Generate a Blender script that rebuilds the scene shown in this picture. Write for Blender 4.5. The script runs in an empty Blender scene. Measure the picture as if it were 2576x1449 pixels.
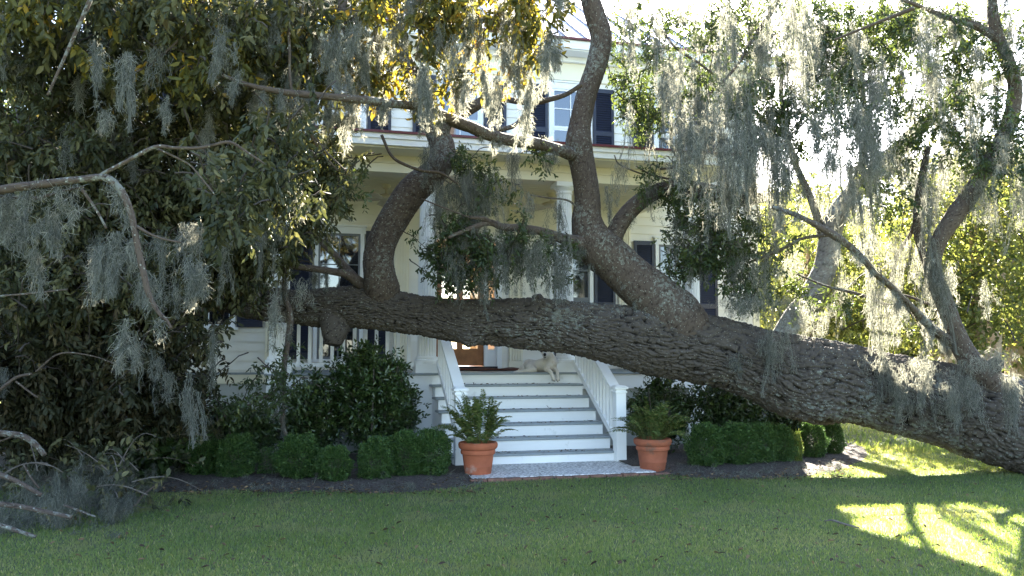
import bpy, math, random
import numpy as np
from mathutils import Vector, Matrix

# ---------------------------------------------------------------- camera, light, exposure
F = 2120.0; CX = 1288.0; CY = 724.5            # photo measured at 2576 x 1449
PITCH = math.atan((890 - 724.5) / F)
CAM = np.array([0.0, 0.0, 1.45])
SC = bpy.context.scene
cd = bpy.data.cameras.new("camera"); cam = bpy.data.objects.new("camera", cd)
SC.collection.objects.link(cam); SC.camera = cam
cd.sensor_width = 36.0; cd.lens = 36.0 * F / 2576.0; cd.clip_start = 0.05; cd.clip_end = 2000
cam.location = CAM; cam.rotation_euler = (math.pi / 2 + PITCH, 0, 0)
SUN_AZ = math.radians(12.0); SUN_EL = math.radians(33.0)
w = bpy.data.worlds.new("World"); SC.world = w; w.use_nodes = True
nt = w.node_tree; bg = nt.nodes["Background"]
sky = nt.nodes.new("ShaderNodeTexSky"); sky.sky_type = 'NISHITA'; sky.sun_disc = False
sky.sun_elevation = SUN_EL; sky.sun_rotation = SUN_AZ; sky.air_density = 1.0; sky.dust_density = 1.2
nt.links.new(sky.outputs[0], bg.inputs[0]); bg.inputs[1].default_value = 0.050
sl = bpy.data.lights.new("sun", 'SUN'); sl.energy = 5.0; sl.angle = math.radians(0.5); sl.color = (1.0, 0.93, 0.80)
so = bpy.data.objects.new("sun", sl); SC.collection.objects.link(so)
sdir = Vector((math.sin(SUN_AZ) * math.cos(SUN_EL), math.cos(SUN_AZ) * math.cos(SUN_EL), math.sin(SUN_EL)))
so.rotation_euler = sdir.to_track_quat('Z', 'Y').to_euler(); so.location = (0, 0, 30)
SC.view_settings.view_transform = 'Standard'; SC.view_settings.look = 'None'
SC.view_settings.exposure = 4.12; SC.view_settings.gamma = 1.0
SC.cycles.max_bounces = 8; SC.cycles.diffuse_bounces = 4; SC.cycles.transmission_bounces = 4
try:
    SC.cycles.use_denoising = True
except Exception:
    pass

rng = np.random.default_rng(11); random.seed(5)
V3 = lambda *a: np.array(a, float)

def ray(x, y):
    a = (x - CX) / F; b = -(y - CY) / F
    return V3(a, math.cos(PITCH) - b * math.sin(PITCH), math.sin(PITCH) + b * math.cos(PITCH))
def at(x, y, d):
    r = ray(x, y); return CAM + r * (d / r[1])
def ground(x, y, z=0.0):
    r = ray(x, y); return CAM + r * ((z - 1.45) / r[2])
HA = math.radians(14.5)
HU = V3(math.cos(HA), math.sin(HA), 0); HN = V3(-math.sin(HA), math.cos(HA), 0); HO = V3(-0.058, 12.72, 0)
def house(X, Y, Z): return HO + HU * X + HN * Y + V3(0, 0, Z)
def loc(x, y, Y):                                # a photo point on the house plane at depth Y -> X, Z of the house
    r = ray(x, y); t = ((HO - CAM) @ HN + Y) / (r @ HN); p = CAM + r * t
    return (p - HO) @ HU, p[2]

# ---------------------------------------------------------------- objects
def link(o, parent=None):
    SC.collection.objects.link(o)
    if parent is not None: o.parent = parent
    return o
def tag(o, label=None, cat=None, group=None, kind=None):
    if label: o["label"] = label
    if cat: o["category"] = cat
    if group: o["group"] = group
    if kind: o["kind"] = kind
    return o
def empty(name, p=(0, 0, 0), rz=0.0, label=None, cat=None, group=None):
    o = bpy.data.objects.new(name, None); o.empty_display_size = 0.2
    o.location = p; o.rotation_euler = (0, 0, rz); link(o)
    return tag(o, label, cat, group)
def raw_mesh(name, V, polys, attr=None, uv=None, smooth=False):
    """V (N,3); polys list of (M,k) int arrays; attr {name: per face array}; uv (N,2) per vertex"""
    V = np.asarray(V, np.float32); polys = [np.asarray(p, np.int32) for p in polys if len(p)]
    me = bpy.data.meshes.new(name)
    me.vertices.add(len(V)); me.vertices.foreach_set("co", V.ravel())
    loops = np.concatenate([p.ravel() for p in polys]); tot = np.concatenate([np.full(len(p), p.shape[1], np.int32) for p in polys])
    start = np.concatenate([[0], np.cumsum(tot)[:-1]]).astype(np.int32)
    me.loops.add(len(loops)); me.loops.foreach_set("vertex_index", loops)
    me.polygons.add(len(tot)); me.polygons.foreach_set("loop_start", start)
    try: me.polygons.foreach_set("loop_total", tot)
    except Exception: pass
    me.update(calc_edges=True)
    if smooth: me.polygons.foreach_set("use_smooth", np.ones(len(tot), bool))
    if attr:
        for k, a in attr.items():
            at_ = me.attributes.new(k, 'FLOAT', 'FACE' if len(a) == len(tot) else 'POINT'); at_.data.foreach_set("value", np.asarray(a, np.float32))
    if uv is not None:
        l = me.uv_layers.new(name="UVMap"); l.data.foreach_set("uv", np.asarray(uv, np.float32)[loops].ravel())
    return me
def mesh_obj(name, V, polys, mat, parent=None, rel=None, **kw):
    V = np.asarray(V, float)
    if rel is not None: V = V - np.asarray(rel)
    me = raw_mesh(name, V, polys, **kw); me.materials.append(mat)
    o = link(bpy.data.objects.new(name, me), parent)
    if rel is not None and parent is None: o.location = rel
    return o
class MB:
    """boxes, bars and lathes gathered into ONE mesh"""
    def __init__(s): s.v = []; s.f = []
    def add(s, V, Fs):
        n = len(s.v); s.v += [tuple(map(float, p)) for p in V]; s.f += [tuple(int(i) + n for i in f) for f in Fs]; return s
    def box(s, x0, x1, y0, y1, z0, z1):
        return s.add([(x, y, z) for x in (x0, x1) for y in (y0, y1) for z in (z0, z1)],
                     [(0, 1, 3, 2), (4, 6, 7, 5), (0, 4, 5, 1), (2, 3, 7, 6), (0, 2, 6, 4), (1, 5, 7, 3)])
    def bar(s, a, b, wx, wz):                    # a bar in the Y-Z plane with a box section (vertical ends)
        (x, y0, z0), (_, y1, z1) = a, b
        return s.add([(x + i * wx / 2, y, z + k * wz / 2) for i in (-1, 1) for (y, z) in ((y0, z0), (y1, z1)) for k in (-1, 1)],
                     [(0, 1, 3, 2), (4, 6, 7, 5), (0, 4, 5, 1), (2, 3, 7, 6), (0, 2, 6, 4), (1, 5, 7, 3)])
    def lathe(s, prof, n=24, c=(0, 0, 0), flute=0):
        V = []; Fs = []
        for (r, z) in prof:
            for i in range(n):
                a = 2 * math.pi * i / n
                V.append((c[0] + r * math.cos(a), c[1] + r * math.sin(a), c[2] + z))
        for k in range(len(prof) - 1):
            for i in range(n):
                j = (i + 1) % n; Fs.append((k * n + i, k * n + j, (k + 1) * n + j, (k + 1) * n + i))
        Fs.append(tuple(reversed(range(n)))); Fs.append(tuple((len(prof) - 1) * n + i for i in range(n)))
        return s.add(V, Fs)
    def build(s, name, mat, parent=None, bevel=0.0, smooth=False):
        me = bpy.data.meshes.new(name); me.from_pydata(s.v, [], s.f); me.update(); me.materials.append(mat)
        if smooth: me.polygons.foreach_set("use_smooth", [True] * len(me.polygons))
        o = link(bpy.data.objects.new(name, me), parent)
        if bevel:
            b = o.modifiers.new("bevel", 'BEVEL'); b.width = bevel; b.segments = 2; b.limit_method = 'ANGLE'
        if smooth:
            try: me.set_sharp_from_angle(angle=math.radians(40))
            except Exception: pass
        return o

# ---------------------------------------------------------------- materials
def new_mat(name):
    m = bpy.data.materials.new(name); m.use_nodes = True; nt = m.node_tree
    return m, nt, nt.nodes["Principled BSDF"], nt.nodes["Material Output"]
def paint(name, col, rough=0.55, var=0.06, scale=3.0, bump=0.15, bscale=60.0, dirt=None, spec=0.4):
    m, nt, b, out = new_mat(name); N = nt.nodes; L = nt.links
    tc = N.new("ShaderNodeTexCoord"); no = N.new("ShaderNodeTexNoise"); no.inputs["Scale"].default_value = scale; no.inputs["Detail"].default_value = 6
    L.new(tc.outputs["Object"], no.inputs["Vector"])
    cr = N.new("ShaderNodeValToRGB"); cr.color_ramp.elements[0].position = 0.3; cr.color_ramp.elements[1].position = 0.7
    c = np.array(col)
    cr.color_ramp.elements[0].color = (*np.clip(c * (1 - var), 0, 1), 1); cr.color_ramp.elements[1].color = (*np.clip(c * (1 + var), 0, 1), 1)
    L.new(no.outputs["Fac"], cr.inputs[0]); last = cr.outputs[0]
    if dirt:
        n2 = N.new("ShaderNodeTexNoise"); n2.inputs["Scale"].default_value = dirt[1]; n2.inputs["Detail"].default_value = 8; n2.inputs["Roughness"].default_value = 0.7
        L.new(tc.outputs["Object"], n2.inputs["Vector"])
        r2 = N.new("ShaderNodeValToRGB"); r2.color_ramp.elements[0].position = dirt[2]; r2.color_ramp.elements[1].position = dirt[2] + 0.15
        L.new(n2.outputs["Fac"], r2.inputs[0])
        mx = N.new("ShaderNodeMixRGB"); L.new(r2.outputs[0], mx.inputs[0]); L.new(last, mx.inputs[1]); mx.inputs[2].default_value = (*dirt[0], 1)
        last = mx.outputs[0]
    L.new(last, b.inputs["Base Color"]); b.inputs["Roughness"].default_value = rough; b.inputs["Specular IOR Level"].default_value = spec
    if bump:
        n3 = N.new("ShaderNodeTexNoise"); n3.inputs["Scale"].default_value = bscale; n3.inputs["Detail"].default_value = 4
        L.new(tc.outputs["Object"], n3.inputs["Vector"]); bp = N.new("ShaderNodeBump"); bp.inputs["Strength"].default_value = bump; bp.inputs["Distance"].default_value = 0.01
        L.new(n3.outputs["Fac"], bp.inputs["Height"]); L.new(bp.outputs[0], b.inputs["Normal"])
    return m
def leafy(name, ramp, trans=0.45, rough=0.5, spec=0.4, tcol=None, attr="rnd", patch=None):
    """ramp [(pos, colour)...] read from the per leaf attribute; part of the light passes through"""
    m, nt, b, out = new_mat(name); N = nt.nodes; L = nt.links
    a = N.new("ShaderNodeAttribute"); a.attribute_name = attr
    cr = N.new("ShaderNodeValToRGB"); e = cr.color_ramp.elements
    while len(e) < len(ramp): e.new(0.5)
    for k, (p, c) in enumerate(ramp): e[k].position = p; e[k].color = (*c, 1)
    L.new(a.outputs["Fac"], cr.inputs[0]); last = cr.outputs[0]
    if patch:
        tc = N.new("ShaderNodeTexCoord"); n2 = N.new("ShaderNodeTexNoise"); n2.inputs["Scale"].default_value = patch[1]; n2.inputs["Detail"].default_value = 5
        L.new(tc.outputs["Object"], n2.inputs["Vector"]); r2 = N.new("ShaderNodeValToRGB"); r2.color_ramp.elements[0].position = patch[2]; r2.color_ramp.elements[1].position = patch[2] + 0.22
        L.new(n2.outputs["Fac"], r2.inputs[0]); mx = N.new("ShaderNodeMixRGB"); L.new(r2.outputs[0], mx.inputs[0]); L.new(last, mx.inputs[1]); mx.inputs[2].default_value = (*patch[0], 1); last = mx.outputs[0]
    L.new(last, b.inputs["Base Color"]); b.inputs["Roughness"].default_value = rough; b.inputs["Specular IOR Level"].default_value = spec
    t = N.new("ShaderNodeBsdfTranslucent"); mix = N.new("ShaderNodeMixShader"); mix.inputs[0].default_value = trans
    if tcol:
        g = N.new("ShaderNodeMixRGB"); g.blend_type = 'MULTIPLY'; g.inputs[0].default_value = 1.0; L.new(last, g.inputs[1]); g.inputs[2].default_value = (*tcol, 1); L.new(g.outputs[0], t.inputs[0])
    else: L.new(last, t.inputs[0])
    L.new(b.outputs[0], mix.inputs[1]); L.new(t.outputs[0], mix.inputs[2]); L.new(mix.outputs[0], out.inputs[0])
    return m
def bark_mat(name, inner, outer, lichen, lich_pos=0.60, lscale=9.0, ao=0.5):
    m, nt, b, out = new_mat(name); N = nt.nodes; L = nt.links
    a = N.new("ShaderNodeAttribute"); a.attribute_name = "h"
    uv = N.new("ShaderNodeTexCoord"); mp = N.new("ShaderNodeMapping"); mp.inputs["Scale"].default_value = (9, 34, 1); L.new(uv.outputs["UV"], mp.inputs[0])
    nz = N.new("ShaderNodeTexNoise"); nz.inputs["Scale"].default_value = 1.0; nz.inputs["Detail"].default_value = 8; nz.inputs["Roughness"].default_value = 0.7; L.new(mp.outputs[0], nz.inputs["Vector"])
    cr = N.new("ShaderNodeValToRGB"); cr.color_ramp.elements[0].position = 0.22; cr.color_ramp.elements[0].color = (*inner, 1); cr.color_ramp.elements[1].position = 0.66; cr.color_ramp.elements[1].color = (*outer, 1)
    ad = N.new("ShaderNodeMath"); ad.operation = 'MULTIPLY_ADD'; L.new(nz.outputs["Fac"], ad.inputs[0]); ad.inputs[1].default_value = 0.6; sb = N.new("ShaderNodeMath"); sb.operation = 'SUBTRACT'; L.new(a.outputs["Fac"], sb.inputs[0]); sb.inputs[1].default_value = 0.3
    L.new(sb.outputs[0], ad.inputs[2]); L.new(ad.outputs[0], cr.inputs[0])
    # lichen: pale grey green flecks and a few larger patches
    n2 = N.new("ShaderNodeTexNoise"); n2.inputs["Scale"].default_value = lscale; n2.inputs["Detail"].default_value = 10; n2.inputs["Roughness"].default_value = 0.75; L.new(uv.outputs["Object"], n2.inputs["Vector"])
    n3 = N.new("ShaderNodeTexNoise"); n3.inputs["Scale"].default_value = 1.3; n3.inputs["Detail"].default_value = 3; L.new(uv.outputs["Object"], n3.inputs["Vector"])
    sm = N.new("ShaderNodeMath"); sm.operation = 'MULTIPLY_ADD'; L.new(n3.outputs["Fac"], sm.inputs[0]); sm.inputs[1].default_value = 0.55; L.new(n2.outputs["Fac"], sm.inputs[2])
    m3 = N.new("ShaderNodeMath"); m3.operation = 'MULTIPLY_ADD'; L.new(a.outputs["Fac"], m3.inputs[0]); m3.inputs[1].default_value = 0.16; L.new(sm.outputs[0], m3.inputs[2])
    r2 = N.new("ShaderNodeValToRGB"); r2.color_ramp.elements[0].position = lich_pos + 0.30; r2.color_ramp.elements[1].position = lich_pos + 0.40
    L.new(m3.outputs[0], r2.inputs[0]); mx = N.new("ShaderNodeMixRGB"); L.new(r2.outputs[0], mx.inputs[0]); L.new(cr.outputs[0], mx.inputs[1]); mx.inputs[2].default_value = (*lichen, 1)
    # small white crusts
    vo = N.new("ShaderNodeTexVoronoi"); vo.inputs["Scale"].default_value = 26; L.new(uv.outputs["Object"], vo.inputs["Vector"])
    r4 = N.new("ShaderNodeValToRGB"); r4.color_ramp.elements[0].position = 0.10; r4.color_ramp.elements[0].color = (1, 1, 1, 1); r4.color_ramp.elements[1].position = 0.19; r4.color_ramp.elements[1].color = (0, 0, 0, 1)
    L.new(vo.outputs["Distance"], r4.inputs[0]); mu = N.new("ShaderNodeMath"); mu.operation = 'MULTIPLY'; L.new(r4.outputs[0], mu.inputs[0]); L.new(n3.outputs["Fac"], mu.inputs[1])
    mx2 = N.new("ShaderNodeMixRGB"); L.new(mu.outputs[0], mx2.inputs[0]); L.new(mx.outputs[0], mx2.inputs[1]); mx2.inputs[2].default_value = (0.42, 0.43, 0.38, 1)
    L.new(mx2.outputs[0], b.inputs["Base Color"]); b.inputs["Roughness"].default_value = 0.9; b.inputs["Specular IOR Level"].default_value = 0.15
    bp = N.new("ShaderNodeBump"); bp.inputs["Strength"].default_value = 0.7; bp.inputs["Distance"].default_value = 0.012
    L.new(nz.outputs["Fac"], bp.inputs["Height"]); L.new(bp.outputs[0], b.inputs["Normal"])
    return m
M = {}
M['white'] = paint("white_paint", (0.80, 0.80, 0.79), 0.45, 0.03, 2.0, 0.05)
M['cream'] = paint("cream_siding", (0.80, 0.765, 0.68), 0.5, 0.03, 1.5, 0.05)
M['cream_trim'] = paint("cream_trim", (0.80, 0.74, 0.58), 0.5, 0.03, 1.5, 0.05)
M['ceiling'] = paint("ceiling_board", (0.78, 0.71, 0.52), 0.5, 0.03, 1.5, 0.05)
M['grey'] = paint("grey_deck_paint", (0.25, 0.28, 0.29), 0.5, 0.10, 6, 0.1, dirt=((0.16, 0.155, 0.14), 7, 0.57))
M['stepwhite'] = paint("white_riser_paint", (0.80, 0.80, 0.79), 0.4, 0.02, 2.0, 0.04, dirt=((0.58, 0.58, 0.55), 5, 0.60))
M['shutter'] = paint("navy_shutter_paint", (0.018, 0.022, 0.042), 0.4, 0.1, 3, 0.03)
M['red'] = paint("dark_red_metal", (0.11, 0.014, 0.018), 0.4, 0.1)
M['foundation'] = paint("foundation_render", (0.42, 0.43, 0.42), 0.8, 0.06, 4, 0.3)
M['wood'] = paint("varnished_door_wood", (0.36, 0.15, 0.06), 0.35, 0.25, 7, 0.1, dirt=((0.2, 0.07, 0.03), 9, 0.62))
M['dark'] = paint("dark_interior", (0.03, 0.03, 0.035), 0.8, 0.1)
M['interior'] = paint("interior_plaster", (0.5, 0.45, 0.36), 0.8, 0.05)
M['roof'] = paint("pale_standing_seam", (0.55, 0.56, 0.62), 0.28, 0.06, 0.7, 0.02, dirt=((0.40, 0.36, 0.46), 0.6, 0.52), spec=0.6); 
M['seam'] = paint("seam_metal", (0.22, 0.20, 0.24), 0.4, 0.05)
M['terracotta'] = paint("terracotta", (0.36, 0.105, 0.050), 0.85, 0.18, 6, 0.3, 40, dirt=((0.42, 0.28, 0.22), 5, 0.56)); M['terracotta2'] = paint("mossy_terracotta", (0.31, 0.095, 0.048), 0.85, 0.2, 6, 0.3, 40, dirt=((0.10, 0.075, 0.055), 4.5, 0.52))
M['soil'] = paint("soil", (0.035, 0.025, 0.018), 0.95, 0.3, 30, 0.8, 60)
M['mat'] = paint("coir_mat", (0.11, 0.045, 0.03), 0.95, 0.3, 60, 0.8, 150)
M['blackmat'] = paint("black_threshold", (0.015, 0.015, 0.02), 0.7, 0.2)
M['fan'] = paint("cream_fan_metal", (0.62, 0.55, 0.40), 0.45, 0.05)
M['iron'] = paint("black_iron", (0.012, 0.012, 0.012), 0.5, 0.2)
M['olive'] = paint("olive_glaze", (0.13, 0.17, 0.03), 0.4, 0.15)
M['brick'] = paint("old_brick", (0.20, 0.10, 0.07), 0.9, 0.3, 12, 0.5, 50, dirt=((0.06, 0.05, 0.045), 7, 0.5))
M['fur_white'] = paint("cream_white_fur", (0.68, 0.62, 0.54), 0.9, 0.12, 7, 0.6, 220, dirt=((0.50, 0.37, 0.25), 3.5, 0.56))
M['fur_brown'] = paint("brown_fur", (0.13, 0.05, 0.025), 0.85, 0.2, 9, 0.6, 180)
M['nose'] = paint("black_nose", (0.008, 0.008, 0.01), 0.35, 0.1)
M['twig'] = paint("grey_twig", (0.13, 0.11, 0.095), 0.9, 0.35, 14, 0.4, 60)
M['darktwig'] = paint("dark_twig", (0.05, 0.04, 0.035), 0.9, 0.3, 14, 0.3, 60)
M['cut'] = paint("cut_wood", (0.62, 0.50, 0.34), 0.85, 0.12, 20, 0.3, 90)

def glass_mat():
    m, nt, b, out = new_mat("window_glass"); b.inputs["Base Color"].default_value = (0.012, 0.014, 0.018, 1); b.inputs["Roughness"].default_value = 0.03
    b.inputs["IOR"].default_value = 1.5; b.inputs["Specular IOR Level"].default_value = 1.0
    N = nt.nodes; g = N.new("ShaderNodeBsdfGlossy"); g.inputs["Roughness"].default_value = 0.02; g.inputs[0].default_value = (0.85, 0.92, 1, 1)
    tc = N.new("ShaderNodeTexCoord"); nz = N.new("ShaderNodeTexNoise"); nz.inputs["Scale"].default_value = 1.6; nt.links.new(tc.outputs["Object"], nz.inputs["Vector"])
    bp = N.new("ShaderNodeBump"); bp.inputs["Strength"].default_value = 0.25; bp.inputs["Distance"].default_value = 0.02; nt.links.new(nz.outputs["Fac"], bp.inputs["Height"])
    nt.links.new(bp.outputs[0], g.inputs["Normal"]); mx = N.new("ShaderNodeMixShader"); mx.inputs[0].default_value = 0.07
    nt.links.new(b.outputs[0], mx.inputs[1]); nt.links.new(g.outputs[0], mx.inputs[2]); nt.links.new(mx.outputs[0], out.inputs[0]); return m
M['glass'] = glass_mat()
def clear_mat():
    m, nt, b, out = new_mat("clear_pane"); N = nt.nodes; t = N.new("ShaderNodeBsdfTransparent"); t.inputs[0].default_value = (0.9, 0.93, 0.93, 1)
    g = N.new("ShaderNodeBsdfGlossy"); g.inputs["Roughness"].default_value = 0.02; mx = N.new("ShaderNodeMixShader"); mx.inputs[0].default_value = 0.08
    nt.links.new(t.outputs[0], mx.inputs[1]); nt.links.new(g.outputs[0], mx.inputs[2]); nt.links.new(mx.outputs[0], out.inputs[0]); return m
M['clear'] = clear_mat()

M['leaf_dull'] = leafy("withered_leaf", [(0.0, (0.020, 0.027, 0.015)), (0.35, (0.042, 0.050, 0.025)), (0.6, (0.078, 0.080, 0.036)), (0.78, (0.15, 0.14, 0.065)), (0.88, (0.06, 0.042, 0.022)), (1.0, (0.20, 0.175, 0.10))], 0.28, 0.6, 0.3, (1.1, 1.05, 0.65))
M['leaf_brown_shade'] = leafy("shade_darkened_brown_leaf", [(0.0, (0.012, 0.016, 0.008)), (0.5, (0.030, 0.032, 0.014)), (0.85, (0.055, 0.042, 0.018)), (1.0, (0.14, 0.11, 0.05))], 0.2, 0.6, 0.25)  # dying olive-brown leaves, colour darkened further to imitate shade at lower left
M['leaf_gold'] = leafy("golden_leaf", [(0.0, (0.03, 0.036, 0.016)), (0.3, (0.055, 0.062, 0.022)), (0.52, (0.10, 0.105, 0.032)), (0.72, (0.20, 0.17, 0.035)), (0.88, (0.40, 0.25, 0.03)), (1.0, (0.26, 0.13, 0.03))], 0.45, 0.55, 0.3, (1.35, 1.15, 0.5))
M['leaf_oak'] = leafy("oak_leaf", [(0.0, (0.022, 0.036, 0.014)), (0.5, (0.045, 0.072, 0.025)), (0.85, (0.075, 0.105, 0.030)), (1.0, (0.20, 0.20, 0.05))], 0.38, 0.42, 0.55, (1.6, 1.35, 0.75))
M['leaf_camellia'] = leafy("camellia_leaf", [(0.0, (0.018, 0.034, 0.010)), (0.5, (0.038, 0.068, 0.017)), (0.88, (0.075, 0.105, 0.028)), (1.0, (0.16, 0.15, 0.05))], 0.2, 0.33, 0.6)
M['leaf_box'] = leafy("boxwood_leaf", [(0.0, (0.025, 0.058, 0.014)), (0.6, (0.055, 0.115, 0.027)), (1.0, (0.12, 0.19, 0.045))], 0.3, 0.45, 0.4)
M['leaf_boxy'] = leafy("yellowing_boxwood_leaf", [(0.0, (0.05, 0.09, 0.015)), (0.6, (0.12, 0.17, 0.03)), (1.0, (0.25, 0.25, 0.06))], 0.3, 0.45, 0.4)
M['leaf_far'] = leafy("sunlit_leaf", [(0.0, (0.035, 0.050, 0.020)), (0.4, (0.075, 0.095, 0.032)), (0.75, (0.17, 0.175, 0.06)), (1.0, (0.30, 0.25, 0.09))], 0.5, 0.5, 0.4, (1.5, 1.45, 0.8))
M['leaf_fern'] = leafy("fern_frond", [(0.0, (0.05, 0.085, 0.02)), (0.6, (0.10, 0.15, 0.032)), (1.0, (0.20, 0.19, 0.06))], 0.35, 0.5, 0.35)
M['moss'] = leafy("spanish_moss", [(0.0, (0.07, 0.078, 0.070)), (0.5, (0.18, 0.188, 0.172)), (1.0, (0.38, 0.38, 0.34))], 0.52, 0.9, 0.1, (1.35, 1.27, 1.1))
M['moss_old'] = leafy("old_moss", [(0.0, (0.05, 0.055, 0.045)), (0.5, (0.14, 0.145, 0.12)), (1.0, (0.30, 0.30, 0.25))], 0.3, 0.9, 0.1)
M['grass'] = leafy("grass_blade", [(0.0, (0.075, 0.122, 0.040)), (0.45, (0.130, 0.192, 0.068)), (0.8, (0.22, 0.265, 0.11)), (1.0, (0.42, 0.39, 0.23))], 0.50, 0.5, 0.4, (1.9, 1.75, 0.7), patch=((0.24, 0.245, 0.14), 1.6, 0.53))
M['litter'] = leafy("dead_leaf_litter", [(0.0, (0.05, 0.035, 0.025)), (0.6, (0.12, 0.08, 0.045)), (1.0, (0.30, 0.20, 0.10))], 0.15, 0.8, 0.2)
BARK = bark_mat("furrowed_oak_bark", (0.004, 0.003, 0.002), (0.078, 0.066, 0.057), (0.135, 0.138, 0.122), 0.69, 14)
BARK2 = bark_mat("limb_bark", (0.020, 0.014, 0.011), (0.085, 0.065, 0.053), (0.15, 0.152, 0.132), 0.655, 22)
BARK4 = bark_mat("pale_lichened_bark", (0.07, 0.06, 0.052), (0.22, 0.20, 0.18), (0.34, 0.35, 0.32), 0.60, 16)
BARK3 = bark_mat("tan_trunk_bark", (0.12, 0.08, 0.05), (0.30, 0.22, 0.15), (0.33, 0.33, 0.27), 0.70, 9)

# ---------------------------------------------------------------- noise, tubes
class Noise:
    def __init__(s, seed): r = np.random.default_rng(seed); s.t = r.random((256, 256)); s.j = r.random((256, 256, 2))
    def val(s, u, v, nv):
        iu = np.floor(u).astype(int); iv = np.floor(v).astype(int); fu = u - iu; fv = v - iv; fu = fu * fu * (3 - 2 * fu); fv = fv * fv * (3 - 2 * fv)
        g = lambda a, b: s.t[a % 256, (b % nv) % 256]
        return (g(iu, iv) * (1 - fu) + g(iu + 1, iv) * fu) * (1 - fv) + (g(iu, iv + 1) * (1 - fu) + g(iu + 1, iv + 1) * fu) * fv
    def edge(s, u, v, nv):                       # distance to the nearest cell edge (F2 - F1)
        iu = np.floor(u).astype(int); iv = np.floor(v).astype(int); f1 = np.full(u.shape, 9.0); f2 = f1.copy()
        for a in (-1, 0, 1):
            for b in (-1, 0, 1):
                J = s.j[(iu + a) % 256, ((iv + b) % nv) % 256]
                d = np.hypot(iu + a + J[..., 0] - u, iv + b + J[..., 1] - v)
                f2 = np.minimum(f2, np.maximum(f1, d)); f1 = np.minimum(f1, d)
        return f2 - f1
NZ = Noise(3)
def path(pts, step):
    """Catmull-Rom through (x,y,z,r) rows, resampled at the given step"""
    P = np.asarray(pts, float); P = np.vstack([2 * P[0] - P[1], P, 2 * P[-1] - P[-2]]); out = []
    for i in range(1, len(P) - 2):
        n = max(2, int(np.linalg.norm(P[i + 1, :3] - P[i, :3]) / step)); t = np.linspace(0, 1, n, endpoint=False)[:, None]
        a, b, c, d = P[i - 1], P[i], P[i + 1], P[i + 2]
        out.append(0.5 * ((2 * b) + (c - a) * t + (2 * a - 5 * b + 4 * c - d) * t ** 2 + (3 * b - a - 3 * c + d) * t ** 3))
    out.append(P[-2][None]); Q = np.vstack(out); Q[:, 3] = np.maximum(Q[:, 3], 0.002); return Q
def tube(Q, nseg, amp=0.0, cell=(0.12, 0.035), lump=0.05, bumps=(), seed=0):
    """bark covered tube along Q (x,y,z,r); returns V, quads, caps, uv, h"""
    n = len(Q); P = Q[:, :3]; T = np.gradient(P, axis=0); T /= np.linalg.norm(T, axis=1)[:, None] + 1e-9
    ref = V3(0, 1, 0) if abs(T[0] @ V3(0, 1, 0)) < 0.9 else V3(1, 0, 0)
    N = np.zeros_like(P); N[0] = ref - T[0] * (T[0] @ ref)
    for i in range(1, n): N[i] = N[i - 1] - T[i] * (T[i] @ N[i - 1])
    N /= np.linalg.norm(N, axis=1)[:, None]; B = np.cross(T, N)
    s = np.concatenate([[0], np.cumsum(np.linalg.norm(np.diff(P, axis=0), axis=1))])
    th = np.linspace(0, 2 * math.pi, nseg, endpoint=False); S, TH = np.meshgrid(s + seed * 7.3, th, indexing='ij'); R = Q[:, 3][:, None] * np.ones_like(S)
    R = R * (1 + lump * (NZ.val(S * 2.2, TH / (2 * math.pi) * 5, 5) - 0.5) * 2)
    h = np.full(S.shape, 0.6)
    if amp > 0:
        nv = max(6, int(round(2 * math.pi * Q[:, 3].mean() / cell[1]))); vv = TH / (2 * math.pi) * nv; uu = S / cell[0]
        nw = max(3, nv // 4); wx = NZ.val(S / (cell[0] * 1.6), TH / (2 * math.pi) * nw, nw) - 0.5; wx2 = NZ.val(S / (cell[0] * 0.45) + 31, TH / (2 * math.pi) * nv, nv) - 0.5
        e = NZ.edge(uu + wx2 * 0.5, vv + wx * 3.2 + wx2 * 0.7, nv)                     # long plates
        lens = np.abs(2 * NZ.val(uu * 1.6 + 9, vv * 1.0 + wx * 3.2 + wx2 * 0.9, nv) - 1)     # interlacing furrows between them
        e2 = NZ.edge(uu * 3.4 + 50, vv * 1.0 + wx * 3.2 + wx2 * 1.3, nv)                 # short cross cracks
        h = np.clip(e / 0.30, 0, 1) ** 0.8 * 0.42 + np.clip(lens / 0.35, 0, 1) ** 0.8 * 0.33 + np.clip(e2 / 0.35, 0, 1) * 0.25
        nf = nv * 3; h = h * 0.82 + 0.18 * NZ.val(S / (cell[0] * 0.12), TH / (2 * math.pi) * nf, nf)
        R = R + (h - 0.6) * amp
    V = P[:, None, :] + (N[:, None, :] * np.cos(TH)[..., None] + B[:, None, :] * np.sin(TH)[..., None]) * R[..., None]
    for (c, rad, a) in bumps:                    # swellings round a point
        d = np.linalg.norm(V - np.asarray(c), axis=2); k = np.exp(-(d / rad) ** 2)[..., None]; D = V - P[:, None, :]; D /= np.linalg.norm(D, axis=2)[..., None]; V = V + D * k * a
    i = np.arange(n - 1)[:, None] * nseg; j = np.arange(nseg)[None]; j2 = (j + 1) % nseg
    quads = np.stack([i + j, i + j2, i + nseg + j2, i + nseg + j], -1).reshape(-1, 4)
    uv = np.stack([S, TH * Q[:, 3].mean()], -1).reshape(-1, 2)
    V = V.reshape(-1, 3); m = len(V); V = np.vstack([V, P[0], P[-1]]); uv = np.vstack([uv, uv[0], uv[m - 1]]); h = np.concatenate([h.ravel(), [0.8, 0.8]])
    jj = np.arange(nseg); c0 = np.stack([np.full(nseg, m), (jj + 1) % nseg, jj], -1); b = (n - 1) * nseg; c1 = np.stack([np.full(nseg, m + 1), b + jj, b + (jj + 1) % nseg], -1)
    return V, quads, np.vstack([c0, c1]), uv, h
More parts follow.
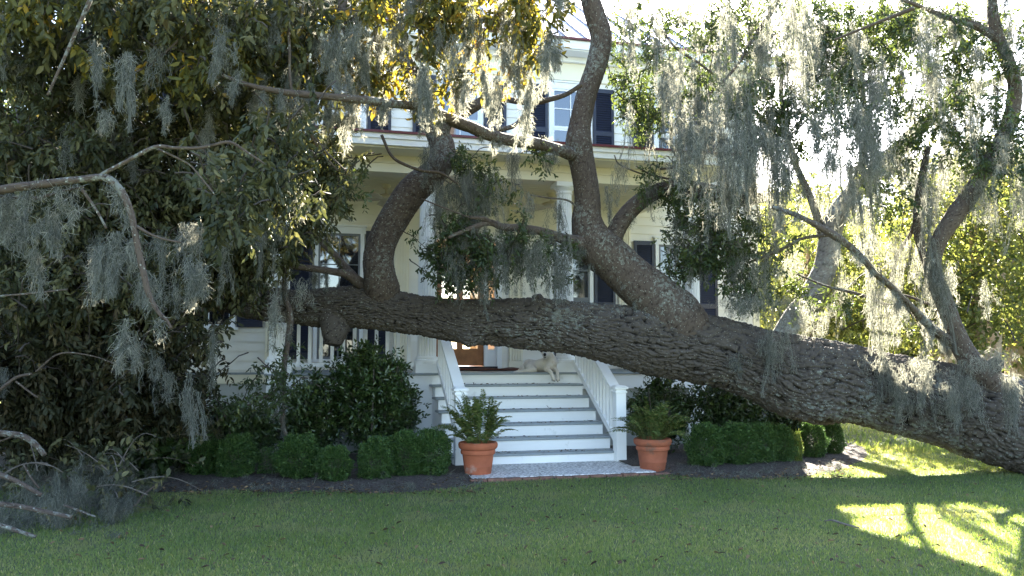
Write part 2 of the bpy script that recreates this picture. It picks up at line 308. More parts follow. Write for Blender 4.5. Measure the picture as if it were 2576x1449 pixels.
def px(pts): return [(*at(x, y, d), r * d / F) for (x, y, d, r) in pts]
def limb(name, pts, parent, mat=None, amp=0.006, step=0.02, nseg=32, world=False, base=(0, 0, 0), lump=0.07, cell=(0.09, 0.03), seed=0, bumps=()):
    Q = path(pts if world else px(pts), step); V, q, c, uv, h = tube(Q, nseg, amp, cell, lump, bumps, seed)
    o = mesh_obj(name, V - np.asarray(base), [q, c], mat or BARK2, parent, attr={"h": h}, uv=uv, smooth=True); return o, Q
def many_tubes(curves, nseg=4):
    """many thin twigs (K,3)+(r0,r1) in one mesh"""
    Vs = []; Fs = []; n0 = 0
    for (P, r0, r1) in curves:
        n = len(P); T = np.gradient(P, axis=0); T /= np.linalg.norm(T, axis=1)[:, None] + 1e-9
        A = np.cross(T, V3(0.3, 0.5, 0.81)); A /= np.linalg.norm(A, axis=1)[:, None] + 1e-9; B = np.cross(T, A); r = np.linspace(r0, r1, n)[:, None]
        for k in range(nseg):
            a = 2 * math.pi * k / nseg; Vs.append(P + (A * math.cos(a) + B * math.sin(a)) * r)
        i = np.arange(n - 1)
        for k in range(nseg):
            k2 = (k + 1) % nseg; Fs.append(np.stack([n0 + k * n + i, n0 + k2 * n + i, n0 + k2 * n + i + 1, n0 + k * n + i + 1], -1))
        n0 += n * nseg
    return np.vstack(Vs), np.vstack(Fs)

# ---------------------------------------------------------------- leaves and moss
def unit(v): return v / (np.linalg.norm(v, axis=-1, keepdims=True) + 1e-9)
def leaves_at(P, D, size, aspect=0.42, flat=0.0, curl=0.25, rnd=None):
    """one folded six-point leaf at each P along D"""
    n = len(P); D = unit(D); R = rng.normal(size=(n, 3)); R[:, 2] += flat * 3; Nn = unit(R - D * np.sum(R * D, 1)[:, None]); S = np.cross(D, Nn)
    L = (size * rng.uniform(0.65, 1.25, n))[:, None]; W = L * aspect * 0.5; up = Nn * L * 0.10
    dn = -Nn * L * curl * rng.uniform(-0.3, 1.0, n)[:, None]
    pts = np.stack([P, P + D * L * 0.3 + S * W + up, P + D * L * 0.68 + S * W * 0.8 + up + dn * 0.4, P + D * L + dn, P + D * L * 0.68 - S * W * 0.8 + up + dn * 0.4, P + D * L * 0.3 - S * W + up], 1)
    b = np.arange(n)[:, None] * 6; F1 = b + np.array([[0, 1, 2, 3]]); F2 = b + np.array([[0, 3, 4, 5]])
    a = rng.random(n) if rnd is None else rnd
    return pts.reshape(-1, 3), np.vstack([F1, F2]), np.concatenate([a, a])
def join(parts):
    Vs = []; Fs = []; A = []; n = 0
    for (V, Fq, a) in parts: Vs.append(V); Fs.append(Fq + n); A.append(a); n += len(V)
    return np.vstack(Vs), np.vstack(Fs), np.concatenate(A)
def branchlets(clusters, scale=1.0, up=0.6, length=(0.5, 1.1)):
    """clusters (x,y,d,rx,ry,rd,n): twigs ending inside photo-placed ellipsoids with their real depth"""
    out = []
    for (x, y, d, rx, ry, rd, n) in clusters:
        c = at(x, y, d); k = d / F
        for _ in range(int(n * scale)):
            q = rng.normal(size=3); q = q / np.linalg.norm(q) * rng.random() ** 0.45
            tip = c + q * V3(rx * k, rd, ry * k)
            L = rng.uniform(*length); a = rng.uniform(0, 2 * math.pi)
            root = tip + V3(math.cos(a) * 0.7, math.sin(a) * 0.7, up + rng.normal() * 0.3) * L * 0.8
            mid = (tip + root) / 2 + V3(0, 0, 0.22 * L) + rng.normal(size=3) * 0.07 * L
            t = np.linspace(0, 1, 9)[:, None]; P = root * (1 - t) ** 2 + 2 * mid * t * (1 - t) + tip * t ** 2
            P = P + rng.normal(size=P.shape) * 0.012 * L; P[:, 2] = np.maximum(P[:, 2], 0.03); out.append(P)
    return out
def dress(curves, per=16, k=6, size=0.07, aspect=0.42, spray=0.14, droop=0.5, side=0.8, flat=0.3, bias=0.0, t0=0.2, spread=0.1):
    """leaf sprays along the twigs"""
    C = np.array(curves); n = len(C); t = rng.uniform(t0, 1, (n, per)) * 7.999; i = t.astype(int); f = (t - i)[..., None]; idx = np.arange(n)[:, None]
    P0 = C[idx, i] * (1 - f) + C[idx, i + 1] * f; T = unit(C[idx, i + 1] - C[idx, i]); P0 = P0.reshape(-1, 3); T = T.reshape(-1, 3)
    P0 = P0 + rng.normal(size=P0.shape) * spread
    D = unit(T * 0.6 + rng.normal(size=T.shape) * 0.8 + V3(0, 0, -droop)); m = len(P0); cl = np.repeat(rng.random(n), per)
    sr = rng.random(m); parts = []
    S = unit(np.cross(D, rng.normal(size=D.shape)))
    for j in range(k):
        b = P0 + D * spray * (j / max(1, k - 1)); sg = 1 if j % 2 else -1
        dd = D * 0.7 + S * sg * side + rng.normal(size=D.shape) * 0.3 + V3(0, 0, -droop * 0.7)
        r = np.clip(0.45 * sr + 0.25 * cl + 0.3 * rng.random(m) + bias, 0, 1); parts.append(leaves_at(b, dd, size, aspect, flat, rnd=r))
    return join(parts)
def moss_tuft(top, length, width, n=260, depth=None, taper=0.75, strand=0.0034, curl=0.048):
    n = int(n * 1.05)
    """wispy tuft: long strands and many short curls around them"""
    depth = depth or width * 0.6; top = np.asarray(top, float); ns = max(6, int(n * 0.11)); nc = n
    nst = max(5, int(2 + width / 0.016)); off = rng.normal(size=(nst, 2)) * V3(width, depth)[:2] * 0.45; off[0] *= 0.2
    rr = np.hypot(off[:, 0] / width, off[:, 1] / depth); Ls = length * np.exp(-rr * rng.uniform(.2, 1.6, nst)) * rng.uniform(0.15, 1.0, nst) ** .8; Ls[0] = length; zt = -rng.random(nst) * .30 * length - rr * rng.uniform(0, .35) * length + rng.normal(size=nst) * .03; zt[0] = 0; zt = np.maximum(zt, -.7 * length); Ls = np.maximum(np.minimum(Ls, length + zt), .01) + .02; sway = rng.normal(size=(nst, 2)) * .10
    # short curls
    k = rng.choice(nst, nc, p=Ls / Ls.sum()); u = rng.random(nc) ** 0.9; wob = rng.random(nst)[k] * 6
    rad = (width * 0.12 + .006) * (1 - taper * u) + 0.007
    c = np.stack([top[0] + off[k, 0] + sway[k, 0] * u * Ls[k] + np.sin(u * 7 + wob) * 0.014 + rng.normal(size=nc) * rad, top[1] + off[k, 1] + sway[k, 1] * u * Ls[k] + rng.normal(size=nc) * rad, top[2] + zt[k] - u * Ls[k] + rng.normal(size=nc) * 0.01], 1)
    D = unit(rng.normal(size=(nc, 3)) + V3(0, 0, -0.9)); L = curl * rng.uniform(0.5, 1.5, nc) * (1.15 - 0.4 * u); A = unit(np.cross(D, rng.normal(size=(nc, 3)))); W = strand * 0.5
    pts = []; bend = rng.uniform(-1.6, 1.6, nc)[:, None]
    for j in range(4):
        t = j / 3; p = c + D * (L * t)[:, None] + A * (L[:, None] * bend * t * t * 0.45) + V3(0, 0, -0.012) * t
        s = unit(np.cross(D, V3(0.2, 0.9, 0.3))) * W * (1 - 0.6 * t); pts += [p + s, p - s]
    V1 = np.stack(pts, 1).reshape(-1, 3); b = np.arange(nc)[:, None] * 8; Q1 = np.vstack([b + np.array([[2 * j, 2 * j + 1, 2 * j + 3, 2 * j + 2]]) for j in range(3)]); a1 = np.tile(rng.random(nc) * 0.8 + 0.2 * rng.random(), 3)
    # long strands
    k = rng.integers(0, nst, ns); pts = []; ph = rng.random((ns, 2)) * 6; o2 = rng.normal(size=(ns, 2)) * width * 0.12
    for j in range(8):
        t = j / 7; p = np.stack([top[0] + off[k, 0] + sway[k, 0] * t * Ls[k] + o2[:, 0] * (1 - taper * t) + np.sin(ph[:, 0] + t * 9) * 0.014, top[1] + off[k, 1] + o2[:, 1] + np.cos(ph[:, 1] + t * 8) * 0.012, top[2] + zt[k] - t * Ls[k] * 1.03], 1)
        s = V3(1, 0.25, 0) * W; pts += [p + s, p - s]
    V2 = np.stack(pts, 1).reshape(-1, 3); b = np.arange(ns)[:, None] * 16; Q2 = np.vstack([b + np.array([[2 * j, 2 * j + 1, 2 * j + 3, 2 * j + 2]]) for j in range(7)]); a2 = np.tile(rng.random(ns) * 0.6, 7)
    V = np.vstack([V1, V2]); V[:, 2] = np.maximum(V[:, 2], 0.01)
    return V, np.vstack([Q1, Q2 + len(V1)]), np.concatenate([a1, a2])
def leaf_obj(name, parts, mat, parent=None, base=(0, 0, 0), **kw):
    V, Fq, a = parts; o = mesh_obj(name, V - np.asarray(base), [Fq], mat, parent, attr={"rnd": a}, smooth=False); return o

# ================================================================ GROUND AND SETTING
def lawn_mat():
    m, nt, b, out = new_mat("lawn_soil"); N = nt.nodes; L = nt.links; tc = N.new("ShaderNodeTexCoord")
    n1 = N.new("ShaderNodeTexNoise"); n1.inputs["Scale"].default_value = 0.7; n1.inputs["Detail"].default_value = 8; L.new(tc.outputs["Object"], n1.inputs[0])
    n2 = N.new("ShaderNodeTexNoise"); n2.inputs["Scale"].default_value = 45; n2.inputs["Detail"].default_value = 6; L.new(tc.outputs["Object"], n2.inputs[0])
    cr = N.new("ShaderNodeValToRGB"); e = cr.color_ramp.elements; e[0].position = 0.30; e[0].color = (0.045, 0.070, 0.018, 1); e[1].position = 0.72; e[1].color = (0.14, 0.15, 0.06, 1)
    ad = N.new("ShaderNodeMath"); ad.operation = 'MULTIPLY_ADD'; L.new(n2.outputs["Fac"], ad.inputs[0]); ad.inputs[1].default_value = 0.5; 
    s = N.new("ShaderNodeMath"); s.operation = 'MULTIPLY'; L.new(n1.outputs["Fac"], s.inputs[0]); s.inputs[1].default_value = 0.5; L.new(s.outputs[0], ad.inputs[2])
    L.new(ad.outputs[0], cr.inputs[0]); L.new(cr.outputs[0], b.inputs["Base Color"]); b.inputs["Roughness"].default_value = 0.95
    bp = N.new("ShaderNodeBump"); bp.inputs["Strength"].default_value = 0.9; bp.inputs["Distance"].default_value = 0.03; L.new(n2.outputs["Fac"], bp.inputs["Height"]); L.new(bp.outputs[0], b.inputs["Normal"]); return m
gx = np.concatenate([[-400, -150, -60, -30], np.linspace(-20, 20, 41), [30, 60, 150, 400]]); gy = np.concatenate([[-400, -100, -30, -10], np.linspace(-4, 40, 45), [60, 120, 300, 700]])
GX, GY = np.meshgrid(gx, gy, indexing='ij'); nx, ny = GX.shape; I = np.arange(nx - 1)[:, None] * ny + np.arange(ny - 1)[None]
lawn = mesh_obj("lawn", np.stack([GX, GY, GX * 0], -1).reshape(-1, 3), [np.stack([I, I + ny, I + ny + 1, I + 1], -1).reshape(-1, 4)], lawn_mat()); tag(lawn, kind="structure")

def mulch_mat():
    m, nt, b, out = new_mat("mulch"); N = nt.nodes; L = nt.links; tc = N.new("ShaderNodeTexCoord")
    n1 = N.new("ShaderNodeTexNoise"); n1.inputs["Scale"].default_value = 38; n1.inputs["Detail"].default_value = 10; n1.inputs["Roughness"].default_value = 0.8; L.new(tc.outputs["Object"], n1.inputs[0])
    cr = N.new("ShaderNodeValToRGB"); e = cr.color_ramp.elements; e[0].position = 0.42; e[0].color = (0.014, 0.009, 0.007, 1); e[1].position = 0.68; e[1].color = (0.17, 0.135, 0.115, 1)
    L.new(n1.outputs["Fac"], cr.inputs[0]); L.new(cr.outputs[0], b.inputs["Base Color"]); b.inputs["Roughness"].default_value = 0.95
    bp = N.new("ShaderNodeBump"); bp.inputs["Strength"].default_value = 1.0; bp.inputs["Distance"].default_value = 0.03; L.new(n1.outputs["Fac"], bp.inputs["Height"]); L.new(bp.outputs[0], b.inputs["Normal"]); return m
MULCH = mulch_mat()
def bed(name, front, back_y=1.2):
    fr = path([(*ground(x, y), 1) for (x, y) in front], 0.12)[:, :3]; fr[:, 2] = 0.006
    fr[:, 1] += (NZ.val(fr[:, 0] * 4, fr[:, 0] * 0 + 2, 9) - 0.5) * 0.10
    bk = fr + HN * 3.2; bk[:, 2] = 0.006; n = len(fr); mid = [fr + (bk - fr) * t + V3(0, 0, 0.05 * math.sin(min(1, t * 3) * math.pi / 2)) for t in (0.0, 0.02, 0.06, 0.15, 0.3, 0.6, 1.0)]
    V = np.vstack(mid); i = np.arange(n - 1); Fq = np.vstack([np.stack([k * n + i, k * n + i + 1, (k + 1) * n + i + 1, (k + 1) * n + i], -1) for k in range(6)])
    o = mesh_obj(name, V, [Fq], MULCH, smooth=True); tag(o, kind="structure"); return fr
bedL = bed("mulch_bed_left", [(-250, 1215), (150, 1225), (340, 1238), (470, 1240), (600, 1235), (700, 1240), (800, 1238), (900, 1240), (1000, 1240), (1100, 1234), (1180, 1222), (1232, 1207)])
bedR = bed("mulch_bed_right", [(1625, 1192), (1700, 1196), (1760, 1204), (1850, 1207), (1950, 1204), (2050, 1195), (2130, 1175), (2180, 1150), (2170, 1125)])
LX0, LX1, LY0, LY1 = -1.12, 1.14, -2.78, -1.60
def landing_mat():
    m, nt, b, out = new_mat("oyster_shell_concrete"); N = nt.nodes; L = nt.links; tc = N.new("ShaderNodeTexCoord")
    v = N.new("ShaderNodeTexVoronoi"); v.inputs["Scale"].default_value = 45; L.new(tc.outputs["Object"], v.inputs[0]); n1 = N.new("ShaderNodeTexNoise"); n1.inputs["Scale"].default_value = 28; n1.inputs["Detail"].default_value = 8; L.new(tc.outputs["Object"], n1.inputs[0])
    mx = N.new("ShaderNodeMixRGB"); mx.inputs[0].default_value = 0.5; L.new(v.outputs["Color"], mx.inputs[1]); L.new(n1.outputs["Fac"], mx.inputs[2])
    cr = N.new("ShaderNodeValToRGB"); e = cr.color_ramp.elements; e[0].position = 0.3; e[0].color = (0.26, 0.25, 0.24, 1); e[1].position = 0.62; e[1].color = (0.72, 0.71, 0.69, 1)
    L.new(mx.outputs[0], cr.inputs[0]); L.new(cr.outputs[0], b.inputs["Base Color"]); b.inputs["Roughness"].default_value = 0.85
    bp = N.new("ShaderNodeBump"); bp.inputs["Strength"].default_value = 0.6; bp.inputs["Distance"].default_value = 0.01; L.new(v.outputs["Distance"], bp.inputs["Height"]); L.new(bp.outputs[0], b.inputs["Normal"]); return m
def hframe(o): o.location = HO; o.rotation_euler = (0, 0, HA); return o
b = MB().box(LX0, LX1, LY0, LY1, -0.05, 0.035); o = hframe(b.build("path_landing", landing_mat(), bevel=0.006)); tag(o, kind="structure")
b = MB(); xx = LX0 - 0.05
while xx < LX1 + 0.02:
    j = random.uniform(-0.006, 0.006); b.box(xx, xx + 0.195, LY0 - 0.10 + j, LY0 - 0.004 + j, -0.05, 0.030 + random.uniform(-0.006, 0.004)); xx += 0.205
o = hframe(b.build("path_brick_edging", M['brick'], bevel=0.006)); tag(o, kind="structure")

# ================================================================ HOUSE (frame: X along the porch, Y into the house)
FL = 1.17                                         # porch floor
hs = hframe(empty("house", label="cream clapboard two storey house with navy shutters and pale metal roof", cat="house"))
WX0, WX1, WY, WD, WT = -6.2, 5.83, 2.70, 8.0, 7.10
WIN_C = [-4.52, -2.38, -0.24, 1.90, 4.04]
CLAP = 0.162
def clap(b, x0, x1, z0, z1, y):
    z = z0
    while z < z1 - 0.01:
        zt = min(z + CLAP, z1); b.add([(x0, y - 0.022, z), (x1, y - 0.022, z), (x1, y - 0.002, zt), (x0, y - 0.002, zt), (x0, y, z), (x1, y, z)], [(0, 1, 2, 3), (0, 4, 5, 1)]); z = zt
b = MB()
DX0, DX1, DZ1 = -0.98, 0.56, 3.62                 # door opening with side lights
for (x0, x1, z0, z1) in ((WX0, DX0, 1.17, WT), (DX1, WX1, 1.17, WT), (DX0, DX1, DZ1, WT)): clap(b, x0, x1, z0, z1, WY)
b.box(WX0, DX0, WY, WY + 0.15, 0.0, WT); b.box(DX1, WX1, WY, WY + 0.15, 0.0, WT); b.box(DX0, DX1, WY, WY + 0.15, DZ1, WT); b.box(DX0, DX1, WY, WY + 0.15, 0, FL)
b.box(WX0, WX0 + 0.15, WY + 0.15, WY + WD, 0, WT); b.box(WX1 - 0.15, WX1, WY + 0.15, WY + WD, 0, WT)
# back wall with a wide opening onto the garden behind
b.box(WX0 + .15, -2.0, WY + WD - 0.15, WY + WD, 0, WT); b.box(1.6, WX1 - .15, WY + WD - 0.15, WY + WD, 0, WT); b.box(-2.0, 1.6, WY + WD - 0.15, WY + WD, 0, FL); b.box(-2.0, 1.6, WY + WD - 0.15, WY + WD, 3.6, WT)
b.build("wall", M['cream'], hs)
b = MB(); b.box(WX0 + .15, WX1 - .15, WY + 0.15, WY + WD - 0.15, 4.2, 4.35); b.box(-2.2, -2.1, WY + 0.15, WY + WD - .15, FL, 4.2); b.box(1.75, 1.85, WY + 0.15, WY + WD - .15, FL, 4.2)
b.build("interior_partition", M['interior'], hs)
MB().box(WX0 + .15, WX1 - .15, WY + 0.15, WY + WD - 0.15, 1.0, 1.16).build("interior_floor", M['wood'], hs)
b = MB()                                          # corner boards, frieze, water table
for x0 in (WX0 - 0.012, WX1 - 0.13): b.box(x0, x0 + 0.142, WY - 0.035, WY + 0.12, 1.17, 6.66)
b.box(WX0 - 0.01, WX1 + 0.01, WY - 0.045, WY - 0.003, 6.66, 7.02)
b.box(WX0 - 0.02, DX0 - 0.3, WY - 0.06, WY - 0.002, 0.95, 1.10); b.box(DX1 + .3, WX1 + 0.02, WY - 0.06, WY - 0.002, 0.95, 1.10)
for xp in (-3.47, -1.29, 0.82, 2.97):             # fluted pilasters against the wall behind the columns
    b.box(xp - 0.13, xp + 0.13, WY - 0.05, WY - 0.024, FL, 4.15)
    for k in range(5): b.box(xp - 0.12 + k * 0.05, xp - 0.12 + k * 0.05 + 0.03, WY - 0.066, WY - 0.05, FL + 0.15, 4.0)
b.build("trim_board", M['cream_trim'], hs, bevel=0.004)
MB().box(WX0 - 0.04, WX1 + 0.04, WY - 0.085, WY - 0.0, 1.10, 1.135).build("water_table", M['grey'], hs)
MB().box(WX0 + 0.01, WX1 - 0.01, WY - 0.03, WY - 0.001, 0, 0.95).build("foundation", M['foundation'], hs)
# upper cornice
b = MB(); b.box(WX0 - 0.5, WX1 + 0.5, WY - 0.50, WY - 0.46, 7.12, 7.28); b.box(WX0 - 0.5, WX1 + 0.5, WY - 0.46, WY + WD + 0.46, 7.10, 7.13); b.box(WX0 - 0.1, WX1 + 0.1, WY - 0.13, WY - 0.046, 7.00, 7.10)
for s, x in ((0, WX0 - 0.5), (1, WX1 + 0.46)): b.box(x, x + 0.04, WY - 0.46, WY + WD + 0.46, 7.12, 7.28)
b.build("cornice", M['white'], hs, bevel=0.006)
# hipped roof with standing seams
ex0, ex1, ey0, ey1, ez = WX0 - 0.54, WX1 + 0.54, WY - 0.54, WY + WD + 0.54, 7.30
hh = (ey1 - ey0) / 2; rz_ = ez + hh * math.tan(math.radians(33)); rx0, rx1, ry = ex0 + hh * 0.95, ex1 - hh * 0.95, (ey0 + ey1) / 2
rf = MB().add([(ex0, ey0, ez), (ex1, ey0, ez), (ex1, ey1, ez), (ex0, ey1, ez), (rx0, ry, rz_), (rx1, ry, rz_)], [(0, 1, 5, 4), (1, 2, 5), (2, 3, 4, 5), (3, 0, 4), (3, 2, 1, 0)]).build("roof", M['roof'], hs)
b = MB(); x = ex0 + 0.2
while x < ex1 - 0.1:
    # height of the front slope where the hip cuts it
    t = min(1.0, (x - ex0) / (rx0 - ex0), (ex1 - x) / (ex1 - rx1)); y1 = ey0 + hh * t; z1 = ez + (rz_ - ez) * t
    b.add([(x - .012, ey0, ez), (x + .012, ey0, ez), (x + .012, y1, z1), (x - .012, y1, z1), (x - .012, ey0 - .01, ez + .04), (x + .012, ey0 - .01, ez + .04), (x + .012, y1, z1 + .04), (x - .012, y1, z1 + .04)], [(4, 5, 6, 7), (0, 1, 5, 4), (1, 2, 6, 5), (3, 0, 4, 7)]); x += 0.41
b.build("roof_seam", M['seam'], rf)
MB().box(ex0 - .01, ex1 + .01, ey0 - .02, ey0 + .02, 7.281, 7.315).build("drip_edge", M['red'], rf)
# windows: casing, two sashes of 4 panes, glass, sill, shutters
def window(cx, z0, z1, wdt=0.86, shut=(True, True), sash_dark=False):
    x0, x1 = cx - wdt / 2, cx + wdt / 2; y = WY - 0.024
    b = MB(); cw = 0.07
    b.box(x0, x0 + cw, y - 0.035, y + .02, z0, z1); b.box(x1 - cw, x1, y - 0.035, y + .02, z0, z1); b.box(x0 - 0.02, x1 + 0.02, y - 0.045, y + .02, z1, z1 + 0.12); b.box(x0 - 0.04, x1 + 0.04, y - 0.075, y + .02, z1 + 0.12, z1 + 0.15)
    wn = b.build("window", M['white'], hs, bevel=0.003)
    MB().box(x0 - 0.05, x1 + 0.05, y - 0.09, y + .02, z0 - 0.05, z0).build("sill", M['white'], wn, bevel=0.003)
    g = MB().box(x0 + cw, x1 - cw, y - 0.012, y + 0.01, z0, z1).build("pane", M['glass'], wn)
    b = MB(); zm = (z0 + z1) / 2; xi0, xi1 = x0 + cw, x1 - cw
    for (za, zb, yy) in ((z0, zm, y - 0.020), (zm, z1, y - 0.028)):
        b.box(xi0, xi0 + 0.035, yy, yy + .012, za, zb); b.box(xi1 - 0.035, xi1, yy, yy + .012, za, zb); b.box(xi0 + 0.035, xi1 - 0.035, yy, yy + .012, za, za + 0.045); b.box(xi0 + 0.035, xi1 - 0.035, yy, yy + .012, zb - 0.04, zb)
        b.box((xi0 + xi1) / 2 - 0.009, (xi0 + xi1) / 2 + 0.009, yy + .001, yy + .011, za + .045, zb - .04); b.box(xi0 + 0.035, xi1 - 0.035, yy + .002, yy + .010, (za + zb) / 2 - 0.009, (za + zb) / 2 + 0.009)
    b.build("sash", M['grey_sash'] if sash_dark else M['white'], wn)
    for k, sx in enumerate((x0 - 0.445, x1 + 0.025)):
        if not shut[k]: continue
        b = MB(); sw = 0.42; zb0, zb1 = z0, z1 + 0.06; ys = y - 0.045; b.box(sx, sx + 0.055, ys, ys + .035, zb0, zb1); b.box(sx + sw - 0.055, sx + sw, ys, ys + .035, zb0, zb1)
        zmid = zb0 + (zb1 - zb0) * 0.45
        for (za, zc) in ((zb0, zb0 + .10), (zmid - .045, zmid + .045), (zb1 - .08, zb1)): b.box(sx + .055, sx + sw - .055, ys + .002, ys + .033, za, zc)
        for (za, zc) in ((zb0 + .10, zmid - .045), (zmid + .045, zb1 - .08)):
            n = int((zc - za) / 0.042)
            for i in range(n):
                z = za + (zc - za) * (i + 0.5) / n; b.add([(sx + .055, ys + .004, z - .018), (sx + sw - .055, ys + .004, z - .018), (sx + sw - .055, ys + .028, z + .018), (sx + .055, ys + .028, z + .018)], [(0, 1, 2, 3)])
        b.box(sx + .05, sx + sw - .05, ys + .029, ys + .032, zb0 + .05, zb1 - .05)
        b.build("shutter", M['shutter'], hs)
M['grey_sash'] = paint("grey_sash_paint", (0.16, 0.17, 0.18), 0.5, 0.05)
for c in WIN_C: window(c, 4.95, 6.48)
for c in WIN_C:
    if c == -0.24: continue
    if c < -4: window(c, 1.90, 3.56, shut=(True, True))
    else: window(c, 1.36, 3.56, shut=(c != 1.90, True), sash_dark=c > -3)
# front door with side lights
b = MB(); y = WY - 0.03
for (x0, x1, z0, z1) in ((DX0, DX0 + .09, FL, DZ1), (DX1 - .09, DX1, FL, DZ1), (DX0 + .09, DX1 - .09, DZ1 - .10, DZ1), (-0.70, -0.65, FL, DZ1 - .10), (0.23, 0.28, FL, DZ1 - .10), (-0.65, 0.23, 3.30, 3.36)): b.box(x0, x1, y, y + .16, z0, z1)
for (xa, xb) in ((DX0 + .09, -0.70), (0.28, DX1 - .09)):        # side lights
    b.box(xa, xb, y + .05, y + .09, FL + 0.05, FL + 0.36); b.box(xa, xa + .035, y + .05, y + .09, FL + .36, 3.4); b.box(xb - .035, xb, y + .05, y + .09, FL + .36, 3.4)
b.build("door_frame", M['white'], hs, bevel=0.003)
b = MB(); z0d = FL + 0.07
for (x0, x1, z0, z1) in ((-0.65, -0.545, z0d, 3.30), (0.125, 0.23, z0d, 3.30), (-0.545, 0.125, z0d, z0d + 0.30), (-0.545, 0.125, 3.17, 3.30), (-0.265, -0.155, z0d + .30, 3.17), (-0.545, -.265, 2.42, 2.46), (-.155, .125, 2.42, 2.46)): b.box(x0, x1, y + .06, y + .105, z0, z1)
dr = b.build("door", M['wood'], hs, bevel=0.004)
MB().box(-0.545, 0.125, y + .078, y + .084, z0d + .30, 3.17).build("pane", M['clear'], dr)
MB().lathe([(0.012, 0), (0.03, 0.01), (0.03, 0.03), (0.01, 0.05)], 12, (-0.60, y + 0.03, FL + 1.0)).build("handle", M['iron'], dr)
MB().box(-0.70, 0.47, y - 0.05, y + .12, FL + .004, FL + 0.05).build("threshold", M['blackmat'], hs)

# ---- porch
PX0, PX1 = -3.52, 3.33; COLS = [-3.33, -1.20, 0.97, 3.14]
MB().box(PX0, PX1, 0.0, WY - 0.09, FL - 0.035, FL).build("porch_floor", M['grey'], hs, bevel=0.008)
b = MB(); b.box(PX0 + .03, PX1 - .03, 0.045, 0.075, FL - 0.26, FL - 0.036); b.box(PX0 + .03, PX0 + .06, 0.075, WY - .1, FL - 0.26, FL - 0.036); b.box(PX1 - .06, PX1 - .03, 0.075, WY - .1, FL - 0.26, FL - 0.036)
for c in COLS: b.box(c - 0.17, c + 0.17, 0.055, 0.40, 0, FL - 0.26)
b.build("porch_skirt", M['white'], hs, bevel=0.004)
b = MB(); b.box(PX0 + .06, PX1 - .06, 0.16, 0.20, 0.0, FL - 0.26); b.box(PX1 - .10, PX1 - .07, .20, WY - .1, 0, FL - .26); b.build("skirt_panel", M['foundation'], hs)
for c in COLS:
    b = MB(); n = 80; prof = []
    Z0 = FL; b.box(c - 0.19, c + 0.19, 0.03, 0.41, Z0, Z0 + 0.13)
    b.lathe([(0.185, 0.13), (0.19, 0.16), (0.185, 0.19), (0.165, 0.20), (0.165, 0.225), (0.155, 0.24)], 32, (c, 0.22, Z0))
    V = []; Fs = []; rows = [(0.24, 0.140), (0.30, 0.136), (1.2, 0.134), (2.72, 0.118), (2.78, 0.118)]
    for k, (z, r) in enumerate(rows):
        for i in range(n):
            a = 2 * math.pi * i / n; fl = 0.010 if (i % 4 in (1, 2)) and 0 < k < 4 else 0; V.append((c + (r - fl) * math.cos(a), 0.22 + (r - fl) * math.sin(a), Z0 + z))
    for k in range(len(rows) - 1):
        for i in range(n): j = (i + 1) % n; Fs.append((k * n + i, k * n + j, (k + 1) * n + j, (k + 1) * n + i))
    b.add(V, Fs); b.lathe([(0.122, 2.78), (0.135, 2.80), (0.122, 2.82), (0.125, 2.84), (0.165, 2.88), (0.165, 2.895)], 32, (c, 0.22, Z0)); b.box(c - 0.175, c + 0.175, 0.045, 0.395, Z0 + 2.895, Z0 + 2.965)
    b.build("column", M['white'], hs)
BZ = FL + 2.966
b = MB(); b.box(PX0 + .06, PX1 - .05, 0.06, 0.38, BZ, BZ + 0.29); b.box(PX0 + .03, PX1 - .02, 0.03, 0.41, BZ + 0.13, BZ + 0.16)
for x in (PX0 + .06, PX1 - .37): b.box(x, x + .32, 0.38, WY - .03, BZ, BZ + .29)
b.build("porch_beam", M['cream_trim'], hs, bevel=0.006)
b = MB(); yy = 0.42
b.box(PX0 + .38, PX1 - .37, 0.38, WY - .026, BZ + .05, BZ + .075)
while yy < WY - 0.1: b.box(PX0 + .38, PX1 - .37, yy, yy + 0.006, BZ + .046, BZ + .05); yy += 0.15
b.build("porch_ceiling", M['ceiling'], hs)
b = MB(); b.box(PX0 - .42, PX1 + .49, -0.45, WY - .05, BZ + .291, BZ + .315); b.box(PX0 - .40, PX1 + .46, -0.43, 0.055, BZ + .25, BZ + .29)
b.build("porch_soffit", M['cream_trim'], hs)
b = MB(); b.box(PX0 - .44, PX1 + .51, -0.49, -0.452, BZ + .27, BZ + .44); b.box(PX0 - .44, PX1 + .51, -0.52, -0.49, BZ + .36, BZ + .44)
b.box(PX1 + .49, PX1 + .53, -.45, WY - .1, BZ + .27, BZ + .44); b.box(PX0 - .46, PX0 - .42, -.45, WY - .1, BZ + .27, BZ + .44); b.build("gutter", M['white'], hs, bevel=0.006)
zr = BZ + .445
pr = MB().add([(PX0 - .48, -.54, zr), (PX1 + .56, -.54, zr), (PX1 - .3, WY - .03, zr + .42), (PX0 + .3, WY - .03, zr + .42), (PX0 - .48, WY - .03, zr), (PX1 + .56, WY - .03, zr)], [(0, 1, 2, 3), (1, 5, 2), (0, 3, 4), (0, 4, 5, 1)]).build("porch_roof", M['roof'], hs)
b = MB().box(PX0 - .49, PX1 + .57, -.56, -.53, zr - .012, zr + .022); b.build("drip_edge", M['red'], pr)
